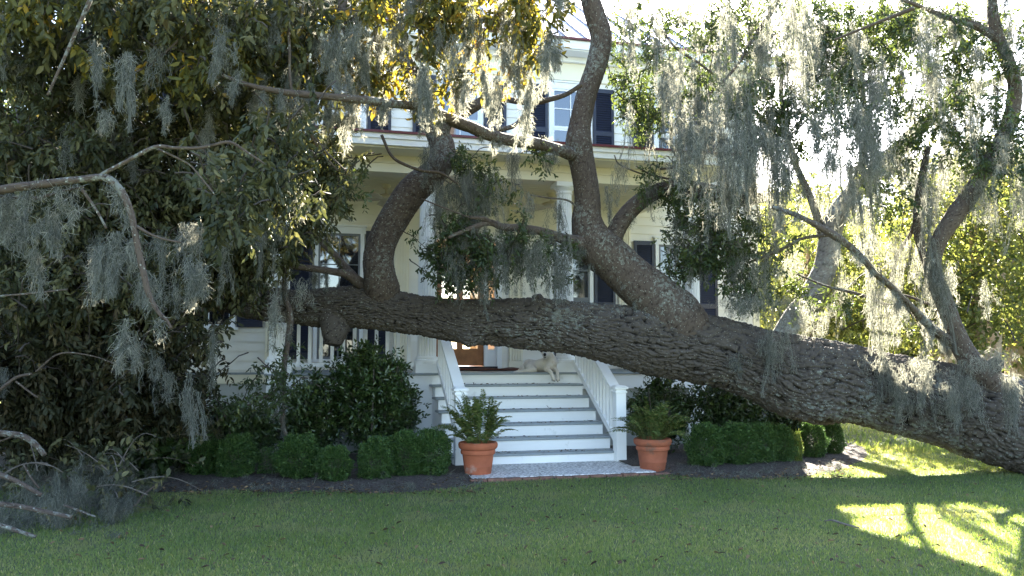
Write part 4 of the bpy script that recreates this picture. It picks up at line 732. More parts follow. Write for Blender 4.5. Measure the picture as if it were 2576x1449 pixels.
crown(gt, [c for c in GC if c[0] <= 850], M['leaf_gold'], M['darktwig'], GK, dict(length=(0.3, 0.6), scale=0.20), name="golden_leaves", base=GB)

cva = []  # unseen canopy added overhead to keep the sun off the left boughs
for _ in range(360):
    p = V3(rng.uniform(-7.0, -2.3), rng.uniform(7.4, 10.6), 0) if _ % 2 else V3(rng.uniform(-5.5, -1.1), rng.uniform(10.2, 12.2), 0); p[2] = rng.uniform(5.6, 7.6); L = rng.uniform(.6, 1.2); a = rng.uniform(0, 6.28); r0 = p + V3(math.cos(a) * L, math.sin(a) * L, -.25); tt = np.linspace(0, 1, 9)[:, None]; cva.append(r0 * (1 - tt) + p * tt + V3(0, 0, .12) * np.sin(tt * 3.1))
leaf_obj("added_shade_crown", dress(cva, per=10, k=6, size=.11, aspect=.46, spray=.18, droop=.6, spread=.08), M['leaf_dull'], gt, GB); Vt, Ft = many_tubes([(P, .008, .002) for P in cva], 3); tag(mesh_obj("added_shade_twigs", Vt - GB, [Ft], M['darktwig'], gt), kind="stuff")
# mossy tree leaning up behind the log
LB = V3(*at(1900, 1050, 15.0)[:2], 0); ln = empty("leaning_mossy_tree", LB, label="pale barked tree wrapped in moss leaning to the right behind the log", cat="tree")
LIMBS['G'] = limb("trunk", [(*LB, .34)] + px([(1925, 960, 15.0, 27.9), (1950, 880, 15.0, 25.4), (1990, 810, 15.0, 27.1), (2030, 760, 15.0, 28.7), (2062, 705, 15.0, 30.3), (2082, 650, 15.0, 27.9), (2090, 590, 15.0, 26.2), (2110, 530, 14.9, 24.6), (2150, 480, 14.9, 23.0), (2200, 430, 14.8, 22.1), (2250, 390, 14.7, 19.7), (2300, 330, 14.6, 16.4), (2345, 290, 14.5, 13.9), (2390, 255, 14.4, 10.7), (2460, 220, 14.3, 8.2), (2600, 160, 14.0, 5.7)]), ln, BARK4, 0.012, 0.025, 48, world=True, base=LB, seed=33)[1]
for i_, p_ in enumerate([[(2078, 620, 15.0, 13.1), (2040, 500, 15.1, 9.0), (1990, 380, 15.1, 7.4), (1965, 230, 15.0, 5.7), (1985, 60, 14.9, 4.1), (1960, -120, 14.8, 4.9)], [(2150, 480, 14.9, 11.5), (2180, 340, 14.8, 8.2), (2170, 180, 14.6, 6.6), (2230, 20, 14.5, 4.9)], [(1985, 350, 15.1, 7.4), (1920, 300, 15.0, 5.7), (1850, 240, 14.9, 4.1), (1780, 220, 14.8, 2.5)]]):
    limb("limb", px(p_), ln, BARK2, 0.006, 0.03, 20, world=True, base=LB, seed=34 + i_)
crown(ln, [(1950, 100, 14.3, 150, 120, 1.2, 46), (2100, 200, 14.3, 150, 120, 1.2, 50), (2250, 120, 14.0, 150, 120, 1.2, 46), (2400, 220, 13.8, 130, 110, 1.0, 30), (1780, 120, 14.3, 90, 90, .8, 16), (1800, 200, 14.0, 90, 90, .6, 14)], M['leaf_oak'], M['darktwig'], dict(per=12, k=7, size=.075, aspect=.42, spray=.16, droop=.35, spread=.07), dict(length=(.5, 1.1), scale=.55), base=LB)

# trees beyond the house and at the right (sunlit from behind)
def far_tree(label, x, y, r, hgt, crowns, leaf=0.16, mat='leaf_far', bark=None, group="trees standing beyond the lawn", n=1.0, lean=0.0):
    t, Q = std_tree("background_tree", label, (x, y), r, (lean, 0.1, hgt * .8), bark or BARK3, group, bow=lean * .4, step=.15, nseg=14)
    cv = []
    for (cx, cy, cz, rx, rz, k) in crowns:
        for _ in range(int(k * n)):
            q = rng.normal(size=3); q = q / np.linalg.norm(q) * rng.random() ** .4; tip = V3(x + cx, y + cy, cz) + q * V3(rx, rx, rz); L = rng.uniform(.8, 1.9); root_ = tip + V3(*rng.normal(size=2) * .5, -.2) * L; root_[2] = max(root_[2], .3); mid = (tip + root_) / 2 + V3(0, 0, .25 * L)
            tt = np.linspace(0, 1, 9)[:, None]; cv.append(root_ * (1 - tt) ** 2 + 2 * mid * tt * (1 - tt) + tip * tt ** 2)
    base = V3(x, y, 0); leaf_obj("crown", dress(cv, per=14, k=5, size=leaf, aspect=.5, spray=leaf * 2.2, droop=.3, spread=.18), M[mat], t, base)
    Vt, Ft = many_tubes([(P, .015, .004) for P in cv[::2]], 3); tag(mesh_obj("twigs", Vt - base, [Ft], M['darktwig'], t), kind="stuff"); return t
far_tree("tan trunked tree glowing yellow green behind the right end of the log", 8.6, 15.5, .14, 5.2, [(0, 0, 3.6, 2.0, 1.8, 150), (-.8, 0, 2.2, 1.2, 1.0, 50)], .11)
far_tree("sunlit tree close behind the mossy curved limb", 6.9, 19.5, .16, 5.0, [(0, 0, 3.4, 1.9, 1.8, 130), (.5, 0, 1.7, 1.3, 1.0, 50)], .12)
far_tree("broad yellow green tree at the far right edge of the lawn", 12.5, 21, .22, 6.2, [(0, 0, 4.2, 2.8, 2.2, 170), (.8, -1, 2.0, 2, 1.2, 60)], .14)
far_tree("slender tree with sparse gold leaves right of the house corner", 8.9, 25, .15, 6.5, [(0, 0, 4.4, 2.0, 2.2, 110)], .15)
far_tree("dark bushy tree in the gap between house and right hand trees", 10.8, 31, .25, 7, [(0, 0, 4.4, 3.2, 2.8, 170)], .2, 'leaf_oak')
far_tree("low spreading sunlit tree far behind the trunk at the right", 15.5, 30, .25, 6, [(0, 0, 3.8, 3.4, 2.4, 170)], .2)
far_tree("round tree on the far side of the sunny lawn", 20, 40, .3, 8, [(0, 0, 4.8, 4, 3, 170)], .27)
far_tree("distant tree beyond the lawn, second from the right edge", 28, 47, .3, 8, [(0, 0, 4.8, 4.5, 3, 150)], .3, 'leaf_oak')
far_tree("distant olive green tree seen past the house corner", 12, 46, .3, 9, [(0, 0, 5.4, 4, 3.4, 150)], .3)
far_tree("tall tree behind the left end of the house", -9.5, 19, .3, 10, [(0, 0, 7.0, 2.8, 3.0, 200), (1.2, 0, 4.4, 2.0, 1.6, 60)], .16, 'leaf_oak')
far_tree("sunlit gold green tree left of the house behind the withered leaves", -9.0, 14, .2, 6, [(0, 0, 3.4, 2.2, 2.4, 170)], .12)
far_tree("dark tree at the far left behind the brush heap", -7.5, 11.4, .2, 5, [(0, 0, 2.8, 1.8, 2.2, 220)], .10, 'leaf_oak')
far_tree("distant pale green tree left of the house", -20, 34, .3, 9, [(0, 0, 5.2, 4.5, 3.4, 150)], .3)
far_tree("distant tree seen through gaps at the far left", -14, 24, .25, 7, [(0, 0, 4.2, 3, 2.8, 150)], .22)
far_tree("tan trunk standing behind the mossy branches at right", 10.6, 18.8, .17, 6.5, [(.3, 0, 5.0, 1.6, 1.4, 50)], .13, lean=.4)
# distant woods closing the horizon
wv = []
for i in range(900):
    a = rng.uniform(-1.25, 1.25)
    if -.16 < a < .06: continue
    R_ = rng.uniform(62, 80); c = V3(R_ * math.sin(a), R_ * math.cos(a), rng.uniform(0, 9.5) * (0.75 + .25 * math.sin(a * 9))); tt = np.linspace(0, 1, 9)[:, None]; wv.append(c + rng.normal(size=3) * 2.2 * tt)
o = leaf_obj("distant_woods", dress(wv, per=26, k=4, size=.75, aspect=.7, spray=1.1, droop=.1, spread=1.0), M['leaf_far']); tag(o, kind="stuff")

# ================================================================ SPANISH MOSS
def moss_thing(label, x, y0, y1, hw, d, n=None, gb="moss hanging in clumps from the fallen oak"):
    top = at(x, y0, d); L = (y1 - y0) * d / F; wd = hw * d / F; n = n or int(260 + 2600 * L * max(wd, .05) * 6)
    V, Fq, a = moss_tuft(top, L, wd * 1.15, n); o = mesh_obj("moss_clump", V - top, [Fq], M['moss'], None, attr={"rnd": a}); o.location = top
    return tag(o, label, "moss", gb)
for a_ in [("long thick moss tassel hanging over the log left of the mossy curved limb", 1945, 800, 990, 38, 10.20, 900),
           ("small moss tuft stuck on the bark left of the long thick tassel", 1855, 885, 950, 30, 10.30, 260),
           ("moss curtain draped on the log top with two ragged points", 2215, 875, 1010, 44, 10.15, 900),
           ("dark narrow moss strand hanging below the belly of the log", 2272, 915, 1110, 22, 9.90, 560),
           ("narrow pale moss strand hanging beside the dark one over the log", 2325, 870, 1070, 18, 9.85, 480),
           ("wide shaggy moss beard under the foot of the right upright limb", 2420, 905, 1080, 62, 9.75, 1500),
           ("moss beard hanging at the right edge of the photo over the log", 2545, 925, 1090, 34, 9.55, 800),
           ("heavy moss column hanging between the two right limbs above the log", 2345, 600, 880, 40, 9.90, 1500),
           ("tall grey moss column left of the heavy one, ending on the log", 2205, 660, 900, 34, 10.40, 1000),
           ("long moss pillar hanging near the dark upright stick at right", 2335, 420, 660, 34, 10.10, 1100),
           ("moss bundle hanging from the branch in front of the right pilaster", 1420, 600, 755, 34, 10.30, 700),
           ("broad moss mass hanging in the middle above the steps", 1180, 405, 640, 48, 10.40, 1500),
           ("thin moss string falling from the middle mass onto the log", 1178, 600, 800, 14, 10.40, 380),
           ("moss curtain hanging from the forked branch above the front door", 1290, 575, 740, 48, 10.20, 1300),
           ("moss tassel hanging below the sloping limb right of the middle mass", 1290, 350, 480, 26, 10.50, 460),
           ("moss tassel wrapped under the sloping limb near the big upright limb", 1365, 340, 430, 26, 10.60, 460),
           ("sunlit white moss tassel in front of the upstairs navy shutter", 1330, 235, 380, 20, 8.1, 520),
           ("sunlit moss tassel hanging in front of the upstairs left window", 1083, 240, 345, 20, 8.1, 420),
           ("brightest moss tassel below the roof edge left of the big limb", 1375, 60, 235, 30, 8.2, 900),
           ("broad pale moss hank in front of the bent foreground bough", 290, 585, 740, 42, 5.4, 1300),
           ("pale moss hank on the cut twig right of the bent bough", 480, 660, 770, 42, 5.5, 900),
           ("thin moss tail hanging from the tip of the bent bough", 318, 800, 930, 14, 5.4, 420),
           ("moss tuft under the bough at the left edge of the photo", 20, 495, 600, 30, 5.3, 600),
           ("moss tuft hanging below the bough a third of the way to its bend", 125, 520, 640, 30, 5.3, 600)]: moss_thing(*a_)
parts = []
def mlist(L, dn=1.0):
    for (x, y0, y1, hw, d, n) in L: parts.append(moss_tuft(at(x, y0, d), (y1 - y0) * d / F, hw * 1.15 * d / F, int(n * dn)))
mlist([(1110, 450, 560, 40, 10.4, 500), (1240, 420, 560, 34, 10.3, 500), (1150, 560, 700, 40, 10.3, 600), (1220, 640, 760, 40, 10.2, 500), (1080, 360, 470, 26, 10.5, 400), (1360, 590, 720, 34, 10.0, 500), (1330, 480, 590, 24, 10.3, 300), (1405, 480, 620, 26, 10.2, 400), (1110, 500, 620, 30, 10.6, 400),
       (1130, 420, 600, 46, 10.4, 420), (1200, 460, 700, 26, 10.3, 420), (1260, 560, 740, 40, 10.2, 420), (1330, 600, 750, 30, 10.1, 380), (1400, 640, 760, 24, 10.1, 320), (1150, 640, 760, 24, 10.2, 300), (1090, 560, 700, 20, 10.5, 260),
       (1540, 430, 560, 22, 10.6, 300), (1565, 400, 480, 30, 10.7, 240), (1640, 420, 560, 24, 10.8, 260), (1700, 510, 640, 34, 10.7, 500), (1790, 520, 720, 44, 10.6, 800), (1850, 560, 740, 44, 10.5, 800), (1920, 620, 780, 40, 10.2, 600), (1740, 600, 720, 40, 10.6, 500), (1880, 440, 560, 40, 10.8, 500), (1950, 500, 640, 34, 10.4, 500), (2000, 600, 760, 34, 14.8, 600),
       (1870, 735, 800, 80, 10.1, 900), (1960, 740, 810, 70, 10.6, 800), (2020, 770, 850, 50, 10.4, 500), (2110, 640, 820, 30, 14.7, 700), (2050, 490, 600, 34, 14.7, 400), (2150, 470, 600, 40, 14.6, 500), (2230, 410, 560, 46, 14.4, 900), (2310, 330, 470, 40, 14.3, 800), (2380, 260, 420, 34, 14.2, 700), (2180, 560, 720, 36, 10.9, 700), (2270, 560, 740, 40, 10.5, 800), (2420, 430, 560, 34, 9.9, 500), (2480, 440, 600, 34, 9.7, 500), (2530, 330, 470, 30, 9.6, 500), (2560, 470, 640, 30, 9.5, 500), (2260, 730, 860, 30, 10.4, 400), (2390, 660, 760, 24, 9.8, 300), (2060, 700, 850, 34, 14.7, 600), (2500, 880, 930, 60, 9.6, 600), (2330, 880, 960, 50, 10.1, 500), (2150, 880, 930, 40, 11.1, 300), (2480, 700, 800, 20, 10.9, 200)])
for _ in range(150):                             # moss all through the right hand crown
    x = rng.uniform(1560, 2600); y = rng.uniform(-60, 430); d = rng.uniform(8.6, 12.0); 
    if x < 1660 and y > 260: continue
    w_ = rng.choice([.03, .05, .09, .16]); parts.append(moss_tuft(at(x, y, d), rng.uniform(.25, 1.1) * (1.2 - 2 * w_), w_, int(120 + 2000 * w_ * rng.uniform(.6, 1.3))))
for _ in range(95):                              # and from the golden boughs
    x = rng.uniform(640, 1420); y = rng.uniform(-60, 210) * (1 if x > 900 else 1.2); d = rng.uniform(7.6, 8.8); parts.append(moss_tuft(at(x, y, d), rng.uniform(.2, .6), rng.uniform(.05, .11), int(rng.uniform(160, 420))))
for _ in range(40):                             # through the withered crown, hanging at its near side
    x = rng.uniform(0, 760); y = rng.uniform(-40, 1000); d = rng.uniform(6.8, 9.0); parts.append(moss_tuft(at(x, y, d), rng.uniform(.2, .65), rng.uniform(.05, .15), int(rng.uniform(150, 420))))
mlist([(240, 100, 240, 22, 6.4, 400), (320, 130, 330, 26, 6.4, 600), (560, 60, 210, 34, 7, 600), (420, 240, 330, 14, 6.6, 200), (840, 60, 200, 34, 7.6, 700), (900, 40, 150, 40, 7.6, 600), (700, 0, 140, 30, 7.4, 500), (620, 460, 580, 34, 7.4, 500), (540, 400, 520, 40, 7.4, 500), (700, 520, 620, 26, 8, 300), (560, 560, 640, 40, 7.4, 400), (480, 560, 640, 40, 7.2, 300), (600, 180, 260, 20, 7, 250), (250, 620, 760, 30, 5.5, 600), (330, 600, 680, 26, 5.5, 400), (370, 680, 760, 30, 5.5, 400), (60, 500, 640, 34, 5.5, 500), (180, 480, 560, 20, 5.3, 240), (90, 620, 740, 20, 5.6, 300), (700, 930, 1040, 26, 9.8, 300), (345, 830, 930, 16, 6, 200), (270, 260, 330, 30, 6.8, 300)])
# short moss fringes under the limbs
for key, n_, w_ in (('C', 16, .05), ('D', 14, .05), ('E', 14, .05), ('E2', 16, .05), ('F', 18, .05), ('F2', 10, .06), ('G', 60, .10), ('F4', 14, .07), ('F3', 12, .07), ('B2', 6, .03), ('A', 7, .04), ('S1', 3, .03), ('T1', 10, .03)):
    Qk = LIMBS[key]
    for _ in range(n_):
        p = Qk[rng.integers(0, len(Qk))]; parts.append(moss_tuft(p[:3] + V3(0, 0, p[3] * rng.uniform(-.6, .9)) - V3(0, p[3] * .7, 0), rng.uniform(.06, .3), w_ * rng.uniform(.5, 1.2), int(rng.uniform(60, 190))))
for _ in range(190):
    x = rng.uniform(1700, 2560); y = rng.uniform(-40, 420); parts.append(moss_tuft(at(x, y, rng.uniform(11.5, 14) if y < 180 or x > 2250 else rng.uniform(8.8, 10)), rng.uniform(.3, 1.1), rng.choice([.05, .09, .2]), int(rng.uniform(120, 300)), strand=.005, curl=.07))
for _ in range(46):
    p = Jq[rng.integers(0, len(Jq))]; parts.append(moss_tuft(p[:3], rng.uniform(.05, .2), .03, int(rng.uniform(40, 110))))
o = leaf_obj("hanging_moss", join(parts), M['moss']); tag(o, kind="stuff")

# ================================================================ BRUSH HEAP at the lower left
HB = ground(120, 1300); bh = empty("brush_heap", HB, label="heap of broken boughs and grey moss on the lawn at the lower left corner", cat="brush heap")
def hb(pts, name="broken_bough", nseg=18, step=0.015): return limb(name, px([(x, y, d, r * .72) for (x, y, d, r) in pts]), bh, BARK2, 0.003, step, nseg, world=True, base=HB, seed=90 + len(pts) + int(pts[0][1]))
hb([(-250, 1080, 6.6, 12), (-120, 1078, 6.6, 12), (0, 1090, 6.6, 11), (50, 1096, 6.6, 11), (82, 1112, 6.6, 10), (104, 1135, 6.6, 9), (112, 1146, 6.6, 8)])
hb([(-200, 1130, 6.3, 9), (-80, 1165, 6.3, 9), (0, 1194, 6.3, 9), (50, 1215, 6.3, 8), (104, 1246, 6.3, 7)])
hb([(-200, 1262, 5.9, 10), (-80, 1262, 5.9, 10), (0, 1268, 5.9, 9), (60, 1276, 5.9, 8), (120, 1289, 5.9, 7.5), (180, 1301, 5.9, 7)])
hb([(-100, 1310, 5.6, 8), (0, 1322, 5.6, 8), (45, 1336, 5.6, 7), (90, 1350, 5.6, 6)])
hb([(160, 1270, 6.9, 3), (200, 1285, 6.8, 4), (240, 1300, 6.7, 3)], nseg=10); hb([(0, 1110, 7, 3), (50, 1095, 7, 3), (90, 1108, 7, 2.5)], nseg=10)
hb([(60, 1170, 6.5, 4), (80, 1205, 6.5, 3.5), (98, 1228, 6.5, 3)], nseg=10); hb([(395, 1218, 8.0, 3), (360, 1245, 7.9, 3), (340, 1270, 7.8, 3), (300, 1290, 7.6, 3)], nseg=10)
hb([(-60, 1020, 7.5, 6), (0, 980, 7.4, 6), (40, 950, 7.4, 5.5), (80, 940, 7.4, 4.5)], nseg=12); hb([(40, 960, 7.4, 3.5), (80, 990, 7.4, 3), (95, 1000, 7.4, 2.6)], nseg=10); hb([(90, 935, 7.4, 3), (150, 890, 7.4, 3), (230, 895, 7.4, 2), (300, 920, 7.4, 1.5)], nseg=10)
hp = []; cvh = []
for _ in range(150):
    x = rng.uniform(-160, 330); y = rng.uniform(1100, 1300); g = ground(x, max(1185, y + 40) + (18 if x < 150 else 0)); top = V3(g[0], g[1] + rng.uniform(0, .6), 0); hgt = .50 * math.exp(-((x - 150) / 190.) ** 2) * rng.uniform(.15, 1) + .05
    top[2] = hgt; hp.append(moss_tuft(top, hgt * .95 + .05, rng.uniform(.06, .16), int(rng.uniform(140, 360)), depth=.12, taper=.2))
for _ in range(56):
    x = rng.uniform(-160, 340); g = ground(x, rng.uniform(1210, 1330)); a = rng.uniform(0, 6.28); L = rng.uniform(.3, .9); t = np.linspace(0, 1, 9)[:, None]; z0 = rng.uniform(.02, .5)
    cvh.append(V3(g[0], g[1] + .3, z0) + V3(math.cos(a) * L, math.sin(a) * L * .6, rng.uniform(-.3, .3)) * t + V3(0, 0, .15) * np.sin(t * 3.1) * rng.random()); cvh[-1][:, 2] = np.maximum(cvh[-1][:, 2], .01)
Vt, Ft = many_tubes([(P, 0.006, 0.002) for P in cvh], 5); tag(mesh_obj("twigs", Vt - HB, [Ft], M['twig'], bh, smooth=True), kind="stuff")
leaf_obj("heap_leaves", dress(cvh[:40], per=6, k=5, size=.07, aspect=.5, spray=.1, droop=.4), M['leaf_dull'], bh, HB)
o = leaf_obj("fallen_moss", join(hp), M['moss_old']); tag(o, kind="stuff")
fl = []                                           # thin moss and grit blown over the lawn and beds
for _ in range(220):
    if rng.random() < .12: x, y = rng.uniform(0, 330), rng.uniform(1270, 1360)
    else: x, y = (rng.uniform(350, 1200), rng.uniform(1200, 1240)) if rng.random() < .55 else (rng.uniform(1690, 2130), rng.uniform(1165, 1205))
    g = ground(x, y); g[2] = .045; fl.append(moss_tuft(g, .03, rng.uniform(.05, .16), int(rng.uniform(20, 70)), depth=.1, taper=0, curl=.06))
o = leaf_obj("moss_litter", join(fl), M['moss_old']); tag(o, kind="stuff")

# ================================================================ SHRUBS, HEDGES, POTS
def bush(label, x, y0, y1, hw, d, n, mat='leaf_camellia', size=.065, name="camellia_bush", group="evergreen shrubs along the porch", dk=None, yb=None):
    """leafy shrub whose crown spans photo rows y0..y1, standing on the ground at depth d"""
    p = at(x, y0, d); bx, by = p[0], p[1]; ztop = p[2]; zb = max(.05, at(x, y1, d)[2]); r = hw * d / F; base = V3(bx, by, 0)
    t = empty(name, base, label=label, cat="shrub", group=group); st_ = []; cv = []
    for k in range(7):
        a = rng.uniform(0, 6.28); q = V3(math.cos(a) * r * .6, math.sin(a) * r * .45, ztop * rng.uniform(.6, .85)); tt = np.linspace(0, 1, 9)[:, None]; st_.append((V3(0, 0, 0) * (1 - tt) + q * tt + V3(math.cos(a), math.sin(a), 0) * .05 * np.sin(tt * 3.1), .016, .006))
    Vt, Ft = many_tubes(st_, 6); mesh_obj("stems", Vt, [Ft], M['twig'], t, smooth=True)
    for _ in range(n):
        q = rng.normal(size=3); q = q / np.linalg.norm(q); q = q * rng.random() ** .33 * (.78 + .5 * float(NZ.val(np.array([q[0] * 2.2 + x * .13 + 9]), np.array([q[2] * 2.2 + 7 + q[1]]), 250)[0])); q = q if rng.random() > .08 else q * 1.18; a = V3(q[0] * r, q[1] * r * .7, (zb + ztop) / 2 + q[2] * (ztop - zb) / 2 * (1 - .25 * abs(q[0]))); a[2] = max(a[2], .05)
        L = rng.uniform(.18, .42); root_ = a - V3(q[0] * L, q[1] * L, L * .9); tt = np.linspace(0, 1, 9)[:, None]; c_ = root_ * (1 - tt) + a * tt + rng.normal(size=(9, 3)) * .006; c_[:, 2] = np.maximum(c_[:, 2], .03); cv.append(c_)
    Vt, Ft = many_tubes([(P, .004, .0015) for P in cv], 4); tag(mesh_obj("twigs", Vt, [Ft], M['twig'], t, smooth=True), kind="stuff")
    V, Fq, a = dress(cv, **(dk or dict(per=7, k=5, size=size, aspect=.48, spray=.09, droop=-.15, flat=.5, spread=.03))); mesh_obj("crown", V, [Fq], M[mat], t, attr={"rnd": a}); return t
bush("big glossy green camellia left of the front steps in front of the porch rail", 935, 858, 1120, 112, 11.2, 440)
bush("lower glossy camellia below the porch rail, left of the big one", 790, 945, 1130, 88, 11.2, 220)
bush("low glossy shrub tucked against the big camellia beside the steps", 1010, 960, 1120, 50, 11.6, 70)
bush("glossy shrub right of the front steps under the leaning log", 1660, 935, 1120, 90, 12.2, 210)
bush("glossy dark shrub in the middle of the right hand bed behind the box hedge", 1830, 960, 1110, 110, 12.2, 230)
bush("glossy shrub at the right end of the bed below the log", 1980, 1010, 1105, 75, 12.3, 130)
bush("dark dense shrub at the left end of the bed below the clapboard wall", 590, 1015, 1180, 125, 11.0, 300)
bush("shadowy shrub at far left behind the withered boughs", 380, 950, 1190, 120, 10.8, 260)
bush("low plant with large pale green leaves beside the brush heap", 372, 1100, 1180, 62, 9.7, 50, 'leaf_camellia', .13, "broad_leaved_plant", None, dict(per=5, k=4, size=.13, aspect=.5, spray=.12, droop=.1, flat=.5, spread=.02))
bush("withered shrub with dry tan leaves under the clapboard wall", 500, 1050, 1180, 80, 10.2, 120, 'leaf_dull', .06, "withered_shrub", None)
# box hedge balls: three source shrubs copied with their parts
def box_mesh(seed, r, hgt, n, mat):
    global rng
    keep = rng; rng = np.random.default_rng(seed); q = rng.normal(size=(n, 3)); q /= np.linalg.norm(q, axis=1)[:, None]; s = rng.random(n) ** .13; s = np.where(rng.random(n) > .985, s * rng.uniform(1.05, 1.22, n), s)
    k = 1 + .20 * (NZ.val(q[:, 0] * 3.5 + 9 + seed, q[:, 2] * 3.5 + 5, 99) - .5) * 2 + .12 * (NZ.val(q[:, 1] * 8 + 9, q[:, 2] * 8 + seed, 99) - .5) * 2
    sq = np.sign(q) * np.abs(q) ** .82; P = sq * V3(r, r, hgt / 2) * (s * k)[:, None]; P[:, 2] += hgt / 2; P[:, 2] = np.maximum(P[:, 2], .02)
    out = leaves_at(P, q + rng.normal(size=q.shape) * .8 + V3(0, 0, .4), .019, .6, .2); rng = keep; me = raw_mesh("crown", out[0], [out[1]], attr={"rnd": out[2]}); me.materials.append(mat); return me
BM = [box_mesh(s, .21, .50, 15000, M['leaf_box']) for s in (3, 4, 5)]; BMY = box_mesh(9, .16, .42, 8000, M['leaf_boxy']); BSP = box_mesh(12, .15, .38, 2600, M['leaf_box'])
cv_ = [(np.linspace(0, 1, 5)[:, None] * V3(math.cos(a) * .12, math.sin(a) * .12, .36), .006, .002) for a in np.linspace(0, 6, 14)]; Vt, Ft = many_tubes(cv_, 5); STM = raw_mesh("stems", Vt, [Ft], smooth=True); STM.materials.append(M['twig'])
def boxball(label, x, yb, hw, k, me=None, hs_=1.0, group="clipped box hedge balls along the bed"):
    g = ground(x, yb); d = g[1]; s = hw * .93 * d / F / .21; t = empty("box_shrub", (g[0], g[1] + .18, 0), k * 1.3, label, "shrub", group); t.scale = (s, s, hs_)
    o = bpy.data.objects.new("crown", me or BM[k % 3]); link(o, t); o2 = bpy.data.objects.new("stems", STM); link(o2, t); return t
boxball("clipped box ball at the left end of the hedge, next to the dark shrub", 500, 1208, 46, 0, hs_=1.0)
boxball("second clipped box ball from the left end of the hedge", 583, 1212, 48, 1, hs_=1.05)
boxball("thin sparse box shrub with bare twigs in the left hedge row", 662, 1208, 38, 2, BSP, .95)
boxball("largest box ball of the left row, right of the sparse one", 735, 1216, 54, 3, hs_=1.05)
boxball("low round box ball in the middle of the left row", 832, 1222, 44, 4, hs_=.85)
boxball("box ball in front of the camellia, third from the steps", 938, 1218, 46, 5, hs_=.98)
boxball("box ball second from the steps in the left row", 1015, 1210, 48, 6, hs_=1.1)
boxball("box ball nearest the left terracotta pot", 1082, 1208, 46, 7, hs_=1.15)
boxball("box ball nearest the right terracotta pot", 1786, 1184, 50, 8, hs_=1.12)
boxball("broad box ball second in the right hedge row", 1872, 1180, 50, 9, hs_=1.12)
boxball("box ball third in the right hedge row", 1925, 1176, 42, 10, hs_=1.12)
boxball("dark box ball behind the yellowish one in the right row", 1978, 1172, 36, 11, hs_=1.0)
boxball("yellowish box shrub in the right hedge row", 2012, 1172, 26, 12, BMY, 1.0)
boxball("box ball right of the yellowish shrub", 2055, 1160, 38, 13, hs_=1.05)
boxball("last box ball at the right end of the hedge below the log", 2100, 1150, 36, 14, hs_=1.0)

def pot(label, x, yb, mt='terracotta'):
    g = ground(x, yb); base = V3(g[0], g[1] + .16, 0); t = empty("terracotta_pot", base, rng.random() * 3, label, "plant pot", "terracotta pots flanking the steps")
    MB().lathe([(0.145, 0.0), (0.152, .01), (.168, .12), (.1705, .124), (.1695, .130), (.186, .255), (.190, .262), (.203, .267), (.208, .285), (.207, .305), (.201, .315), (.216, .325), (.232, .345), (.236, .37), (.232, .395), (.220, .405), (.205, .40), (.196, .375), (.190, .33)], 64).build("pot_body", M[mt], t, smooth=True)
    MB().lathe([(0.001, .352), (.19, .35), (.191, .34)], 32).build("soil", M['soil'], t); return base
def fern(label, base, spread, hgt, n, seed, lean=(0, 0)):
    global rng
    keep = rng; rng = np.random.default_rng(seed); t = empty("fern", base + V3(0, 0, .36), label=label, cat="fern", group="ferns growing in the terracotta pots"); P = []; D = []; stems = []; Sz = []
    for k in range(n):
        a = rng.uniform(0, 2 * math.pi); out = rng.uniform(.12, 1) ** .8 * spread; h_ = hgt * rng.uniform(.55, 1) * (1.05 - .45 * out / spread); tt = np.linspace(0, 1, 9)[:, None]
        tip = V3(math.cos(a) * out + lean[0] * h_, math.sin(a) * out + lean[1], h_ - .5 * out * out); c0 = V3(math.cos(a) * .1, math.sin(a) * .1, 0); mid = c0 * .4 + tip * .5 + V3(0, 0, .25 * h_ + .1)
        C = c0 * (1 - tt) ** 2 + 2 * mid * tt * (1 - tt) + tip * tt ** 2; stems.append((C, .0028, .001)); m_ = 34; u = np.linspace(.10, .995, m_) * 7.999; i = u.astype(int); f = (u - i)[:, None]; B = C[i] * (1 - f) + C[i + 1] * f; T = unit(C[i + 1] - C[i]); S = unit(np.cross(T, V3(0, 0, 1) + rng.normal(size=3) * .35))
        for sg in (-1, 1): P.append(B); D.append(S * sg + T * .35 + V3(0, 0, -.12)); Sz.append(.047 * np.sin(np.linspace(.5, 2.9, m_)) + .006)
    P = np.vstack(P); D = np.vstack(D); Sz = np.concatenate(Sz); V, Fq, a = leaves_at(P, D, 1.0, .30, .3, .15); n_ = len(P); Vr = V.reshape(n_, 6, 3); Vr = P[:, None] + (Vr - P[:, None]) * Sz[:, None, None]
    mesh_obj("fronds", Vr.reshape(-1, 3), [Fq], M['leaf_fern'], t, attr={"rnd": a}); Vt, Ft = many_tubes(stems, 5); mesh_obj("stalks", Vt, [Ft], M['leaf_fern_stalk'], t, smooth=True); rng = keep
M['leaf_fern_stalk'] = paint("fern_stalk", (0.10, 0.10, 0.03), .6)
PB1 = pot("terracotta pot left of the steps with upright fern", 1201, 1203); PB2 = pot("terracotta pot right of the steps with spreading fern and stained side", 1648, 1190, "terracotta2")
fern("upright dark green fern in the left terracotta pot", PB1, .60, .74, 64, 21, (-.10, 0)); fern("spreading fern with arching fronds in the right terracotta pot", PB2, .64, .66, 60, 22)

